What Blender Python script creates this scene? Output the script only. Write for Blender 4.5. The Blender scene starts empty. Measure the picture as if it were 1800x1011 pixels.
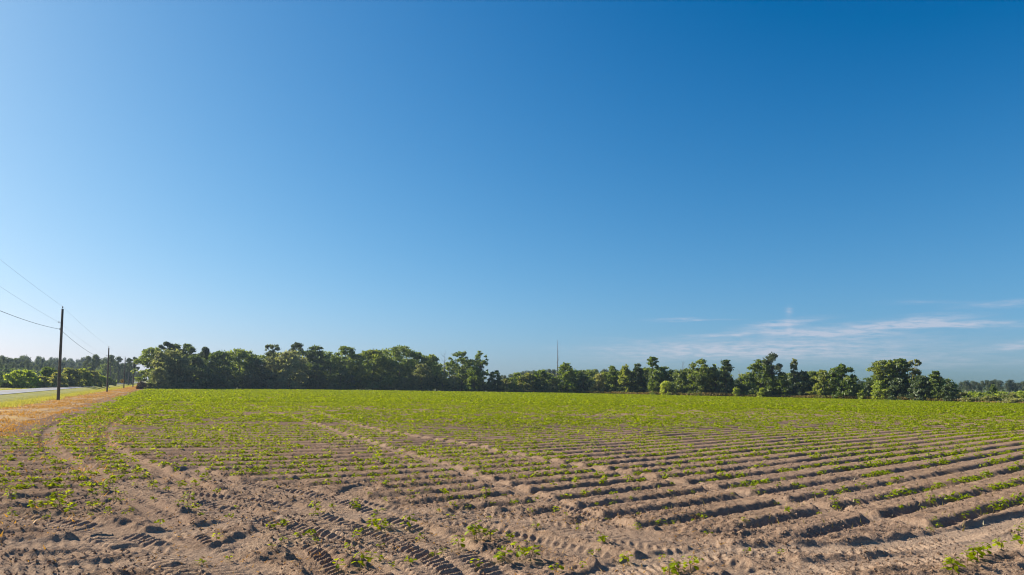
import bpy, math, random
import numpy as np
from mathutils import Vector, Matrix

SEED = 11
rnd = random.Random(SEED)
rng = np.random.default_rng(SEED)
scene = bpy.context.scene
COL = scene.collection
R = math.radians

# ------------------------------------------------------------------ camera
CAM_H, PITCH, ROLL = 2.6, R(2.7), 0.0145
SHIFT = 114.5 / 1800
HX, HY = 900.0, 505.5
FOC = 1200.0
cp, sp, cr, sr = math.cos(PITCH), math.sin(PITCH), math.cos(ROLL), math.sin(ROLL)
FWD = Vector((0, cp, sp)); R0 = Vector((1, 0, 0)); U0 = Vector((0, -sp, cp))
RIGHT = R0 * cr + U0 * sr
UP = -R0 * sr + U0 * cr
camd = bpy.data.cameras.new("camera")
cam = bpy.data.objects.new("camera", camd); COL.objects.link(cam)
camd.sensor_width = 36; camd.lens = 24; camd.shift_y = SHIFT
camd.clip_start = 0.1; camd.clip_end = 20000
m = Matrix((RIGHT, UP, -FWD)).transposed().to_4x4(); m.translation = (0, 0, CAM_H)
cam.matrix_world = m
scene.camera = cam

def ray(X, Y):
    cx = (X - HX) / FOC; cy = -(Y - HY) / FOC + SHIFT * 1800 / FOC
    return FWD + RIGHT * cx + UP * cy
def ground(X, Y, z=0.0):
    d = ray(X, Y); t = (z - CAM_H) / d.z
    return (d.x * t, d.y * t)
def col_at(X, depth):
    d = ray(X, 676); return (d.x / d.y * depth, depth)
def height_at(X, Y, depth):
    d = ray(X, Y); return CAM_H + depth * d.z / d.y

# ------------------------------------------------------------------ light
SUN_AZ, SUN_EL = R(-67), R(29)
sun_dir = Vector((math.sin(SUN_AZ) * math.cos(SUN_EL), math.cos(SUN_AZ) * math.cos(SUN_EL), math.sin(SUN_EL)))
sl = bpy.data.lights.new("sun", 'SUN'); sl.energy = 5.0; sl.angle = R(0.53); sl.color = (1.0, 0.90, 0.76)
so = bpy.data.objects.new("sun", sl); COL.objects.link(so)
so.rotation_euler = sun_dir.to_track_quat('Z', 'Y').to_euler()
so.location = (-60, 20, 60)

class NT:
    def __init__(s, tree): s.t = tree; s.n = tree.nodes; s.l = tree.links
    def add(s, typ, **kw):
        n = s.n.new(typ)
        for k, v in kw.items(): setattr(n, k, v)
        return n
    def link(s, a, b): s.l.new(a, b)
    def val(s, sock, v):
        if hasattr(v, 'is_linked') or isinstance(v, bpy.types.NodeSocket): s.l.new(v, sock)
        else: sock.default_value = v
    def math(s, op, a, b=0.0, c=None, clamp=False):
        n = s.n.new('ShaderNodeMath'); n.operation = op; n.use_clamp = clamp
        s.val(n.inputs[0], a); s.val(n.inputs[1], b)
        if c is not None: s.val(n.inputs[2], c)
        return n.outputs[0]
    def mix(s, fac, a, b, blend='MIX'):
        n = s.n.new('ShaderNodeMix'); n.data_type = 'RGBA'; n.blend_type = blend
        s.val(n.inputs['Factor'], fac); s.val(n.inputs[6], a); s.val(n.inputs[7], b)
        return n.outputs[2]
    def ramp(s, fac, stops):
        n = s.n.new('ShaderNodeValToRGB')
        e = n.color_ramp.elements
        while len(e) < len(stops): e.new(0.5)
        for el, (p, c) in zip(e, stops):
            el.position = p; el.color = c if len(c) == 4 else (*c, 1)
        s.val(n.inputs[0], fac)
        return n.outputs[0]
    def noise(s, vec, scale, detail=4, rough=0.55, dims='3D'):
        n = s.n.new('ShaderNodeTexNoise'); n.noise_dimensions = dims
        n.inputs['Scale'].default_value = scale; n.inputs['Detail'].default_value = detail
        n.inputs['Roughness'].default_value = rough
        if vec is not None: s.l.new(vec, n.inputs['Vector'])
        return n.outputs[0]

# ------------------------------------------------------------------ world sky
w = bpy.data.worlds.new("World"); scene.world = w; w.use_nodes = True
t = NT(w.node_tree); t.n.clear()
out = t.add('ShaderNodeOutputWorld'); bg = t.add('ShaderNodeBackground')
sky = t.add('ShaderNodeTexSky'); sky.sky_type = 'NISHITA'; sky.sun_disc = False
sky.sun_elevation = SUN_EL; sky.sun_rotation = SUN_AZ
sky.air_density = 1.0; sky.dust_density = 1.0; sky.ozone_density = 3.0; sky.altitude = 50
SKY_S, EXPO = 0.075, 0.75
sp_ = t.add('ShaderNodeSeparateColor'); t.link(sky.outputs[0], sp_.inputs[0])
cb_ = t.add('ShaderNodeCombineColor')
for i, (a_, b_, p_) in enumerate(((.0865, .985, 1.0), (.187, 1.05, .715), (.368, 1.86, .485))):   # contrast and saturation of the camera's picture of a clear sky
    v_ = t.math('POWER', t.math('MAXIMUM', t.math('SUBTRACT', sp_.outputs[i], b_), .012), p_)
    t.link(t.math('MULTIPLY', v_, a_ / (SKY_S * 2 ** EXPO)), cb_.inputs[i])
# thin cirrus low in the sky, laid out by compass direction and elevation
tc = t.add('ShaderNodeTexCoord'); sep = t.add('ShaderNodeSeparateXYZ'); t.link(tc.outputs['Generated'], sep.inputs[0])
az = t.math('ARCTAN2', sep.outputs[0], sep.outputs[1])
el = t.math('ARCSINE', sep.outputs[2])
comb = t.add('ShaderNodeCombineXYZ')
t.link(t.math('MULTIPLY', az, 9.0), comb.inputs[0]); t.link(t.math('MULTIPLY', el, 95.0), comb.inputs[1])
streak = t.noise(comb.outputs[0], 1.0, 7, 0.62)
comb2 = t.add('ShaderNodeCombineXYZ')
t.link(t.math('MULTIPLY', az, 40.0), comb2.inputs[0]); t.link(t.math('MULTIPLY', el, 260.0), comb2.inputs[1])
fine = t.noise(comb2.outputs[0], 1.0, 5, 0.6)
wig = t.math('MULTIPLY', t.math('SUBTRACT', streak, 0.5), 0.018)
def dirang(X, Y):
    d = ray(X, Y).normalized(); return math.atan2(d.x, d.y), math.asin(d.z)
total = None
for (X, Y, lx, ly, tilt, a) in [
        (1375, 569, 50, 5, -0.10, 1.0), (1290, 587, 90, 4, -0.06, .7), (1400, 586, 50, 6, 0.02, .95), (1490, 586, 70, 7, 0.04, .9), (1540, 576, 60, 5, -0.12, .6),
        (1620, 563, 60, 6, -0.05, .8), (1620, 572, 110, 4, 0.0, .8), (1690, 570, 60, 4, 0.04, .6), (1215, 562, 60, 2, 0.0, .5), (1387, 547, 5, 7, 0.0, .6),
        (1260, 618, 190, 16, -0.04, .75), (1450, 610, 200, 16, 0.0, .45), (1570, 628, 120, 8, 0.02, .42), (1150, 603, 90, 4, 0.06, .25),
        (1790, 606, 45, 6, -0.12, .6), (1770, 534, 55, 4, -0.02, .45), (1640, 531, 50, 3, 0.05, .25), (1680, 640, 150, 7, 0.0, .3),
        (1130, 612, 150, 6, 0.0, .25), (1387, 577, 5, 10, 0.3, .4)]:
    a0, e0 = dirang(X, Y)
    da = t.math('SUBTRACT', az, a0); de = t.math('ADD', t.math('SUBTRACT', el, e0), wig)
    de = t.math('ADD', de, t.math('MULTIPLY', da, tilt))
    u_ = t.math('DIVIDE', da, lx / FOC); v_ = t.math('DIVIDE', de, ly / FOC)
    r2 = t.math('ADD', t.math('MULTIPLY', u_, u_), t.math('MULTIPLY', v_, v_))
    g = t.math('MULTIPLY', t.math('EXPONENT', t.math('MULTIPLY', r2, -1.0)), a)
    total = g if total is None else t.math('ADD', total, g)
tex = t.math('MULTIPLY', t.math('ADD', t.math('MULTIPLY', streak, 0.45), t.math('MULTIPLY', fine, 1.05)), 1.3)
cl = t.math('MULTIPLY', total, t.math('MULTIPLY', t.math('SUBTRACT', tex, 0.62, clamp=True), 2.1), clamp=True)
cl = t.math('MULTIPLY', cl, 0.54, clamp=True)
low = t.math('EXPONENT', t.math('MULTIPLY', t.math('MAXIMUM', el, 0.0), -11.0))
hzn = t.mix(low, (1, 1, 1, 1), (1.06, .985, 1.16, 1))
skyb = t.mix(1.0, cb_.outputs[0], hzn, 'MULTIPLY')
skyc = t.mix(cl, skyb, (5.6, 5.3, 5.9, 1))
t.link(skyc, bg.inputs[0]); bg.inputs[1].default_value = SKY_S
t.link(bg.outputs[0], out.inputs[0])

scene.view_settings.view_transform = 'Standard'; scene.view_settings.look = 'None'
scene.view_settings.exposure = EXPO; scene.view_settings.gamma = 1.0
scene.render.engine = 'CYCLES'
scene.cycles.max_bounces = 6; scene.cycles.transparent_max_bounces = 8
scene.cycles.use_denoising = True; scene.cycles.denoising_prefilter = 'ACCURATE'; scene.cycles.filter_width = 1.1

# ------------------------------------------------------------------ helpers
def tag(o, label=None, cat=None, group=None, kind=None):
    if label: o['label'] = label
    if cat: o['category'] = cat
    if group: o['group'] = group
    if kind: o['kind'] = kind
    return o
def link(o, parent=None):
    COL.objects.link(o)
    if parent: o.parent = parent
    return o
def mesh_np(name, verts, faces, mats, parent=None, fmat=None, smooth=False, loc=None):
    """faces: int array (n,3) or (n,4)"""
    verts = np.asarray(verts, np.float32); faces = np.asarray(faces, np.int32)
    me = bpy.data.meshes.new(name)
    me.vertices.add(len(verts)); me.vertices.foreach_set('co', verts.ravel())
    k = faces.shape[1]; n = len(faces)
    me.loops.add(n * k); me.loops.foreach_set('vertex_index', faces.ravel())
    me.polygons.add(n)
    me.polygons.foreach_set('loop_start', np.arange(0, n * k, k, dtype=np.int32))
    me.polygons.foreach_set('loop_total', np.full(n, k, np.int32))
    for mm in (mats if isinstance(mats, (list, tuple)) else [mats]): me.materials.append(mm)
    if fmat is not None: me.polygons.foreach_set('material_index', np.asarray(fmat, np.int32))
    me.polygons.foreach_set('use_smooth', np.full(n, smooth, bool))
    me.update(calc_edges=True); me.validate()
    o = bpy.data.objects.new(name, me)
    if loc is not None: o.location = loc
    return link(o, parent)
def empty(name, loc=(0, 0, 0)):
    o = bpy.data.objects.new(name, None); o.location = loc; o.empty_display_size = 0.5
    return link(o)
def tube(path, radii, sides=7):
    """tapered tube along points -> verts, quads"""
    path = [Vector(p) for p in path]; V = []; F = []
    for i, p in enumerate(path):
        d = (path[min(i + 1, len(path) - 1)] - path[max(i - 1, 0)]).normalized()
        a = d.cross(Vector((0, 0, 1)) if abs(d.z) < .95 else Vector((1, 0, 0))).normalized(); b = d.cross(a)
        for k in range(sides):
            an = 2 * math.pi * k / sides
            V.append(p + (a * math.cos(an) + b * math.sin(an)) * radii[i])
    for i in range(len(path) - 1):
        for k in range(sides):
            k2 = (k + 1) % sides
            F.append((i * sides + k, i * sides + k2, (i + 1) * sides + k2, (i + 1) * sides + k))
    n0 = len(V); V.append(path[-1] + Vector((0, 0, 1e-3))); base = (len(path) - 1) * sides
    for k in range(0, sides):
        F.append((base + k, base + (k + 1) % sides, n0, n0))
    return V, [f for f in F]
class MB:
    """collects pieces into one mesh"""
    def __init__(s): s.v = []; s.f = []; s.m = []
    def put(s, V, F, mi=0):
        n = len(s.v); s.v.extend([tuple(x) for x in V]); s.f.extend([tuple(i + n for i in f) for f in F]); s.m.extend([mi] * len(F))
    def tube(s, path, radii, sides=7, mi=0):
        V, F = tube(path, radii, sides); s.put(V, F, mi)
    def box(s, c, h, mi=0, M=None):
        V = [Vector((c[0] + a * h[0], c[1] + b * h[1], c[2] + d * h[2])) for a in (-1, 1) for b in (-1, 1) for d in (-1, 1)]
        if M: V = [M @ v for v in V]
        s.put(V, [(0, 1, 3, 2), (4, 6, 7, 5), (0, 4, 5, 1), (2, 3, 7, 6), (0, 2, 6, 4), (1, 5, 7, 3)], mi)
    def build(s, name, mats, parent=None, smooth=False, loc=None):
        me = bpy.data.meshes.new(name)
        F = [tuple(dict.fromkeys(f)) for f in s.f]
        me.from_pydata(s.v, [], F)
        for mm in (mats if isinstance(mats, (list, tuple)) else [mats]): me.materials.append(mm)
        me.polygons.foreach_set('material_index', s.m)
        me.polygons.foreach_set('use_smooth', [smooth] * len(F)); me.update()
        o = bpy.data.objects.new(name, me)
        if loc is not None: o.location = loc
        return link(o, parent)

def _h(ix, iy, seed):
    n = (ix.astype(np.int64) * 374761393 + iy.astype(np.int64) * 668265263 + seed * 974634777) & 0xFFFFFFFF
    n = ((n ^ (n >> 13)) * 1274126177) & 0xFFFFFFFF
    return ((n ^ (n >> 16)) & 0xFFFF).astype(np.float64) / 65535.0
def vnoise(x, y, seed=0):
    x = np.asarray(x, np.float64); y = np.asarray(y, np.float64)
    ix = np.floor(x); iy = np.floor(y); fx = x - ix; fy = y - iy
    fx = fx * fx * fx * (fx * (fx * 6 - 15) + 10); fy = fy * fy * fy * (fy * (fy * 6 - 15) + 10)
    a = _h(ix, iy, seed); b = _h(ix + 1, iy, seed); c = _h(ix, iy + 1, seed); d = _h(ix + 1, iy + 1, seed)
    return (a * (1 - fx) + b * fx) * (1 - fy) + (c * (1 - fx) + d * fx) * fy
def fbm(x, y, seed=0, octv=4, gain=.5):
    s = 0; a = 1; tot = 0
    for o in range(octv):
        s = s + a * vnoise(x * 2 ** o + 17.3 * o, y * 2 ** o - 9.1 * o, seed + o); tot += a; a *= gain
    return s / tot
def smooth(x): x = np.clip(x, 0, 1); return x * x * (3 - 2 * x)

# ------------------------------------------------------------------ materials
def new_mat(name):
    mt = bpy.data.materials.new(name); mt.use_nodes = True
    t = NT(mt.node_tree); t.n.clear()
    o = t.add('ShaderNodeOutputMaterial')
    return mt, t, o
def pos(t):
    return t.add('ShaderNodeNewGeometry').outputs['Position']

def soil_mat():
    mt, t, o = new_mat("sandy_soil"); p = pos(t)
    at = t.add('ShaderNodeAttribute'); at.attribute_name = 'pale'
    big = t.noise(p, 0.18, 4); mid = t.noise(p, 1.6, 5, .6); fin = t.noise(p, 14, 5, .65)
    c = t.ramp(mid, [(.25, (.205, .133, .086)), (.5, (.298, .198, .130)), (.75, (.385, .263, .176))])
    c = t.mix(t.math('MULTIPLY', t.math('SUBTRACT', big, .42, clamp=True), 2.2, clamp=True), c, (.320, .220, .160, 1))
    c = t.mix(t.math('MULTIPLY', at.outputs['Fac'], .75), c, (.52, .39, .28, 1))
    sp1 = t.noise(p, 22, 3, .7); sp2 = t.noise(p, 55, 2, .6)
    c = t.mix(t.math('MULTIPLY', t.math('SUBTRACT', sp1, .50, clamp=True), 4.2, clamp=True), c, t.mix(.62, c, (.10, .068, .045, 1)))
    c = t.mix(t.math('MULTIPLY', t.math('SUBTRACT', sp2, .56, clamp=True), 5.0, clamp=True), c, (.58, .46, .33, 1))
    c = t.mix(t.math('MULTIPLY', t.math('SUBTRACT', fin, .53, clamp=True), 3.5, clamp=True), c, t.mix(.45, c, (.14, .095, .065, 1)))
    bs = t.add('ShaderNodeBsdfDiffuse'); t.link(c, bs.inputs[0]); bs.inputs['Roughness'].default_value = .1
    b = t.add('ShaderNodeBump'); b.inputs['Strength'].default_value = 1.0; b.inputs['Distance'].default_value = .05
    hgt = t.math('ADD', t.math('MULTIPLY', t.noise(p, 9, 6, .65), 1.0), t.math('MULTIPLY', t.noise(p, 38, 3, .6), .35))
    t.link(hgt, b.inputs['Height']); t.link(b.outputs[0], bs.inputs['Normal'])
    t.link(bs.outputs[0], o.inputs[0]); return mt
def noisy_mat(name, stops, scale=1.0, fine=12, bump=.3, rough=.9, dist=.02):
    mt, t, o = new_mat(name); p = pos(t)
    n = t.math('ADD', t.math('MULTIPLY', t.noise(p, scale, 5, .6), .7), t.math('MULTIPLY', t.noise(p, fine, 4, .65), .3))
    c = t.ramp(n, stops)
    bs = t.add('ShaderNodeBsdfPrincipled'); t.link(c, bs.inputs['Base Color']); bs.inputs['Roughness'].default_value = rough
    bs.inputs['Specular IOR Level'].default_value = .25
    b = t.add('ShaderNodeBump'); b.inputs['Strength'].default_value = bump; b.inputs['Distance'].default_value = dist
    t.link(t.noise(p, fine, 5, .7), b.inputs['Height']); t.link(b.outputs[0], bs.inputs['Normal'])
    t.link(bs.outputs[0], o.inputs[0]); return mt
def leaf_mat(name, dark, lite, trans=.35, tcol=None, gloss=.08, clump=.35, rough=.5):
    """foliage: colour varies leaf by leaf and clump by clump; lets light through"""
    mt, t, o = new_mat(name); g = t.add('ShaderNodeNewGeometry'); p = g.outputs['Position']
    oi = t.add('ShaderNodeObjectInfo')
    f = t.math('ADD', t.math('MULTIPLY', g.outputs['Random Per Island'], .55), t.math('MULTIPLY', t.noise(p, clump, 4, .7), .6))
    f = t.math('ADD', f, t.math('MULTIPLY', t.math('SUBTRACT', oi.outputs['Random'], .5), .35), clamp=True)
    c = t.ramp(f, [(.2, dark), (.85, lite)])
    d = t.add('ShaderNodeBsdfDiffuse'); t.link(c, d.inputs[0])
    tr = t.add('ShaderNodeBsdfTranslucent')
    t.link(t.mix(1.0, c, (*(tcol or (1.5, 1.5, .6)), 1), 'MULTIPLY'), tr.inputs[0])
    m1 = t.add('ShaderNodeMixShader'); m1.inputs[0].default_value = trans
    t.link(d.outputs[0], m1.inputs[1]); t.link(tr.outputs[0], m1.inputs[2])
    last = m1.outputs[0]
    if gloss > 0:
        gl = t.add('ShaderNodeBsdfGlossy'); gl.inputs['Roughness'].default_value = rough; gl.inputs[0].default_value = (1, 1, 1, 1)
        m2 = t.add('ShaderNodeMixShader'); m2.inputs[0].default_value = gloss
        t.link(last, m2.inputs[1]); t.link(gl.outputs[0], m2.inputs[2]); last = m2.outputs[0]
    t.link(last, o.inputs[0]); return mt

M = {}
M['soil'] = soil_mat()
M['bark'] = noisy_mat('grey_brown_bark', [(.3, (.07, .05, .035)), (.7, (.17, .13, .10))], 3, 20, .6, .95)
M['dead'] = noisy_mat('weathered_dead_wood', [(.3, (.13, .11, .10)), (.7, (.30, .27, .25))], 3, 20, .6, .95)
M['pole'] = noisy_mat('creosote_pole_wood', [(.3, (.075, .058, .046)), (.7, (.17, .135, .108))], 2, 25, .5, .9)
M['asphalt'] = noisy_mat('worn_asphalt', [(.35, (.27, .265, .27)), (.65, (.36, .355, .36))], .5, 60, .2, .6)
M['paint_white'] = noisy_mat('worn_white_paint', [(.3, (.5, .5, .48)), (.6, (.7, .7, .68))], 3, 30, .1, .7)
M['paint_yellow'] = noisy_mat('worn_yellow_paint', [(.3, (.45, .28, .03)), (.6, (.6, .38, .05))], 3, 30, .1, .7)
M['verge'] = noisy_mat('verge_turf', [(.3, (.22, .23, .045)), (.55, (.36, .34, .08)), (.75, (.46, .37, .12))], .35, 8, .8, .95, .06)
M['deadgrass'] = noisy_mat('sprayed_off_grass_soil', [(.36, (.16, .105, .07)), (.47, (.30, .18, .075)), (.58, (.50, .30, .085)), (.72, (.42, .33, .075))], .55, 9, .8, .95, .05)
M['land'] = noisy_mat('rough_meadow_land', [(.3, (.05, .07, .018)), (.7, (.11, .12, .03))], .08, 2, .6, .95, .1)
M['track'] = noisy_mat('bare_sand_track', [(.3, (.34, .25, .17)), (.7, (.46, .35, .25))], .3, 6, .5, .95, .03)
M['sign'] = noisy_mat('yellow_sign_face', [(.3, (.72, .36, .02)), (.7, (.80, .42, .03))], 2, 20, .05, .5)
M['black'] = noisy_mat('black_sign_paint', [(.3, (.02, .02, .02)), (.7, (.03, .03, .03))], 2, 20, .05, .5)
M['steel'] = noisy_mat('galvanised_steel', [(.3, (.30, .31, .32)), (.7, (.42, .43, .44))], 5, 30, .1, .5)
M['wire'] = noisy_mat('aluminium_wire', [(.3, (.16, .17, .19)), (.7, (.22, .23, .25))], 5, 30, .0, .5)
M['cable'] = noisy_mat('black_cable', [(.3, (.03, .03, .035)), (.7, (.05, .05, .055))], 5, 30, .0, .6)
M['ceramic'] = noisy_mat('brown_ceramic', [(.3, (.10, .07, .06)), (.7, (.16, .12, .10))], 5, 30, .0, .3)

M['crop'] = leaf_mat('crop_leaf', (.140, .215, .002), (.330, .410, .004), .50, (1.7, 1.5, .2), .012, 2.0, .5)
M['crop_stem'] = noisy_mat('crop_stem', [(.3, (.12, .12, .03)), (.7, (.22, .12, .06))], 6, 30, .0, .7)
M['oak'] = leaf_mat('oak_leaf', (0.053, 0.101, 0.033), (0.258, 0.32, 0.117), 0.48, (1.7, 1.6, .5), .03, .5)
M['oaklight'] = leaf_mat('light_oak_leaf', (0.076, 0.125, 0.027), (0.265, 0.309, 0.092), 0.52, (1.7, 1.6, .45), .03, .5)
M['vine'] = leaf_mat('grey_vine_leaf', (0.081, 0.114, 0.057), (0.311, 0.332, 0.191), .55, (1.6, 1.5, .6), .03, .5)
M['pine'] = leaf_mat('pine_needle', (0.033, 0.063, 0.041), (0.124, 0.156, 0.087), 0.40, (1.6, 1.5, .6), .03, .5)
M['green'] = leaf_mat('green_leaf', (0.049, 0.1, 0.02), (0.199, 0.264, 0.066), 0.52, (1.7, 1.6, .4), .03, .5)
M['yellow'] = leaf_mat('yellow_green_leaf', (0.153, 0.236, 0.036), (0.444, 0.514, 0.107), .55, (1.6, 1.5, .4), .03, .5)
M['olive'] = leaf_mat('olive_bush_leaf', (0.116, 0.153, 0.056), (0.381, 0.381, 0.167), .55, (1.6, 1.5, .5), .03, .5)
M['dark'] = leaf_mat('dark_green_leaf', (0.028, 0.061, 0.027), (0.142, 0.193, 0.081), 0.40, (1.6, 1.5, .5), .03, .5)  # deep green leaf tone for the darker trees, bushes and undergrowth
M['rusty'] = leaf_mat('rusty_dead_leaf', (.07, .045, .030), (.17, .105, .065), .2, (1.4, 1.1, .7), .03)
M['grass'] = leaf_mat('verge_grass_blade', (0.218, 0.236, 0.046), (0.483, 0.46, 0.132), .45, (1.4, 1.3, .6), .02, .5)
M['straw'] = leaf_mat('dead_grass_blade', (.31, .155, .028), (.66, .38, .07), .35, (1.3, 1.15, .6), .04, .5)
M['weed'] = leaf_mat('dry_weed_blade', (.20, .15, .04), (.34, .28, .08), .35, (1.3, 1.2, .6), .03, .8)
M['meadow'] = leaf_mat('tall_weed_leaf', (.07, .11, .012), (.20, .24, .03), .4, (1.6, 1.5, .45), .04, .3)

# ------------------------------------------------------------------ lie of the land
# road-side frame: u runs along the road, v is the offset from a line through the camera (negative towards the road)
UD = np.array([-.447, .894]); VN = np.array([.894, .447])
def uv2xy(u, v): return (UD[0] * u + VN[0] * v, UD[1] * u + VN[1] * v)
def vof(x, y): return x * VN[0] + y * VN[1]
def uof(x, y): return x * UD[0] + y * UD[1]
V_EDGE, V_TURF, V_ROAD0, V_ROAD1 = -7.7, -12.4, -20.0, -26.4

# far edge of the field, from the tree line's foot
EDGE = [ground(X, Y) for X, Y in ((232, 684.5), (330, 684), (420, 684), (640, 686), (860, 689.5), (1000, 691.5), (1100, 693.5), (1250, 697), (1400, 700), (1550, 703.6), (1700, 707.5), (1800, 710.5))]
EDGE_TH = np.array([math.atan2(x, y) for x, y in EDGE]); EDGE_R = np.array([math.hypot(x, y) for x, y in EDGE])
EDGE_TH = np.append(EDGE_TH, EDGE_TH[-1] + .35); EDGE_R = np.append(EDGE_R, 150)
def edge_r(th): return np.interp(th, EDGE_TH, EDGE_R)

# crop rows: level lines of y - g(x)
SPY = 1.364
gx = np.linspace(-260, 260, 5201)
cot = .27 + .54 * smooth((gx + 17) / 24)
gg = np.concatenate([[0], np.cumsum((cot[1:] + cot[:-1]) / 2 * np.diff(gx))]); gg -= np.interp(0, gx, gg)
def gfun(x): return np.interp(x, gx, gg)
def phase(x, y): return (y - gfun(x) + .22 * (vnoise(x * .12, y * .12, 5) - .5) + .035 * (fbm(x * 1.3, y * 1.3, 6, 3) - .5)) / SPY

HEAD = sorted(ground(X, Y) for X, Y in ((-300, 930), (0, 928), (190, 908), (320, 850), (520, 850), (640, 885), (760, 892), (900, 908), (1040, 925), (1160, 922), (1300, 928), (1430, 938), (1560, 945), (1700, 945), (1800, 930), (2100, 890)))
HEADX = np.array([p[0] for p in HEAD]); HEADY = np.array([p[1] for p in HEAD])

TRACKS = []   # (pixels of the photo's tracks turned into ground points, half width, lug strength, rut depth, paleness)
def track(pts, hw, lug, dep, pale):
    P = [np.array(ground(*q)) for q in pts]; Q = []
    for i in range(len(P) - 1):
        p0 = P[max(i - 1, 0)]; p1 = P[i]; p2 = P[i + 1]; p3 = P[min(i + 2, len(P) - 1)]
        n = max(2, int(np.linalg.norm(p2 - p1) / .45))
        for k in range(n):
            s = k / n
            Q.append(.5 * ((2 * p1) + (-p0 + p2) * s + (2 * p0 - 5 * p1 + 4 * p2 - p3) * s * s + (-p0 + 3 * p1 - 3 * p2 + p3) * s ** 3))
    Q.append(P[-1]); TRACKS.append((np.array(Q), hw, lug, dep, pale))
track([(400, 705), (440, 713), (490, 727), (560, 748), (640, 775), (700, 794), (770, 815), (860, 846), (960, 880), (1060, 915), (1200, 960), (1330, 1020)], .23, .6, .025, .22)
track([(520, 717), (560, 726), (630, 748), (710, 763), (800, 777), (890, 797), (960, 810), (1060, 826), (1160, 843), (1270, 862), (1430, 890), (1560, 913), (1700, 945), (1850, 985)], .23, .4, .025, .22)
track([(262, 712), (245, 718), (215, 736), (190, 756), (184, 775), (212, 797), (262, 822), (340, 855), (430, 900), (510, 945), (560, 985), (590, 1030)], .24, 1.0, .06, .12)
track([(150, 728), (110, 742), (88, 757), (84, 778), (100, 800), (150, 826), (220, 868), (300, 915), (370, 965), (410, 1030)], .24, .8, .05, .12)
track([(330, 826), (380, 842), (450, 862), (560, 880), (690, 902), (800, 918), (900, 938), (1010, 962), (1090, 985), (1180, 1030)], .34, .7, .05, .3)
track([(560, 870), (680, 892), (780, 905), (900, 915), (1010, 935), (1130, 960), (1260, 985), (1400, 1030)], .34, .6, .04, .3)
track([(-60, 960), (60, 955), (200, 950), (330, 930), (470, 912), (620, 905)], .36, .45, .05, .5)
track([(-60, 1010), (120, 1000), (280, 985), (420, 960), (560, 940), (700, 925)], .36, .45, .05, .5)
track([(1000, 1040), (1150, 985), (1330, 965), (1500, 962), (1650, 945), (1830, 905)], .34, .45, .06, .6)
track([(1250, 1050), (1400, 1000), (1560, 985), (1700, 965), (1850, 930)], .34, .45, .05, .5)
track([(300, 1050), (420, 960), (520, 915), (600, 880), (640, 858)], .34, 1.1, .04, .3)
track([(-40, 905), (80, 915), (200, 940), (320, 985), (400, 1040)], .42, 1.0, .04, .3)
track([(200, 850), (300, 872), (420, 905), (540, 935), (680, 975), (800, 1030)], .42, 1.0, .04, .3)
track([(420, 850), (540, 868), (640, 900), (760, 950), (860, 1020)], .40, 1.0, .04, .3)
track([(330, 870), (470, 885), (620, 930), (740, 985), (800, 1040)], .36, 1.1, .03, .3)
track([(-60, 985), (80, 980), (260, 965), (400, 990), (520, 1040)], .34, .6, .04, .4)
track([(820, 900), (960, 918), (1100, 940), (1240, 955), (1380, 990), (1480, 1040)], .34, .45, .04, .3)
track([(60, 736), (80, 729), (108, 719.5), (150, 706)], .42, .0, .03, 1.0)
track([(-20, 752), (40, 738), (90, 716), (130, 704)], .42, .2, .05, .1)

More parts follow.
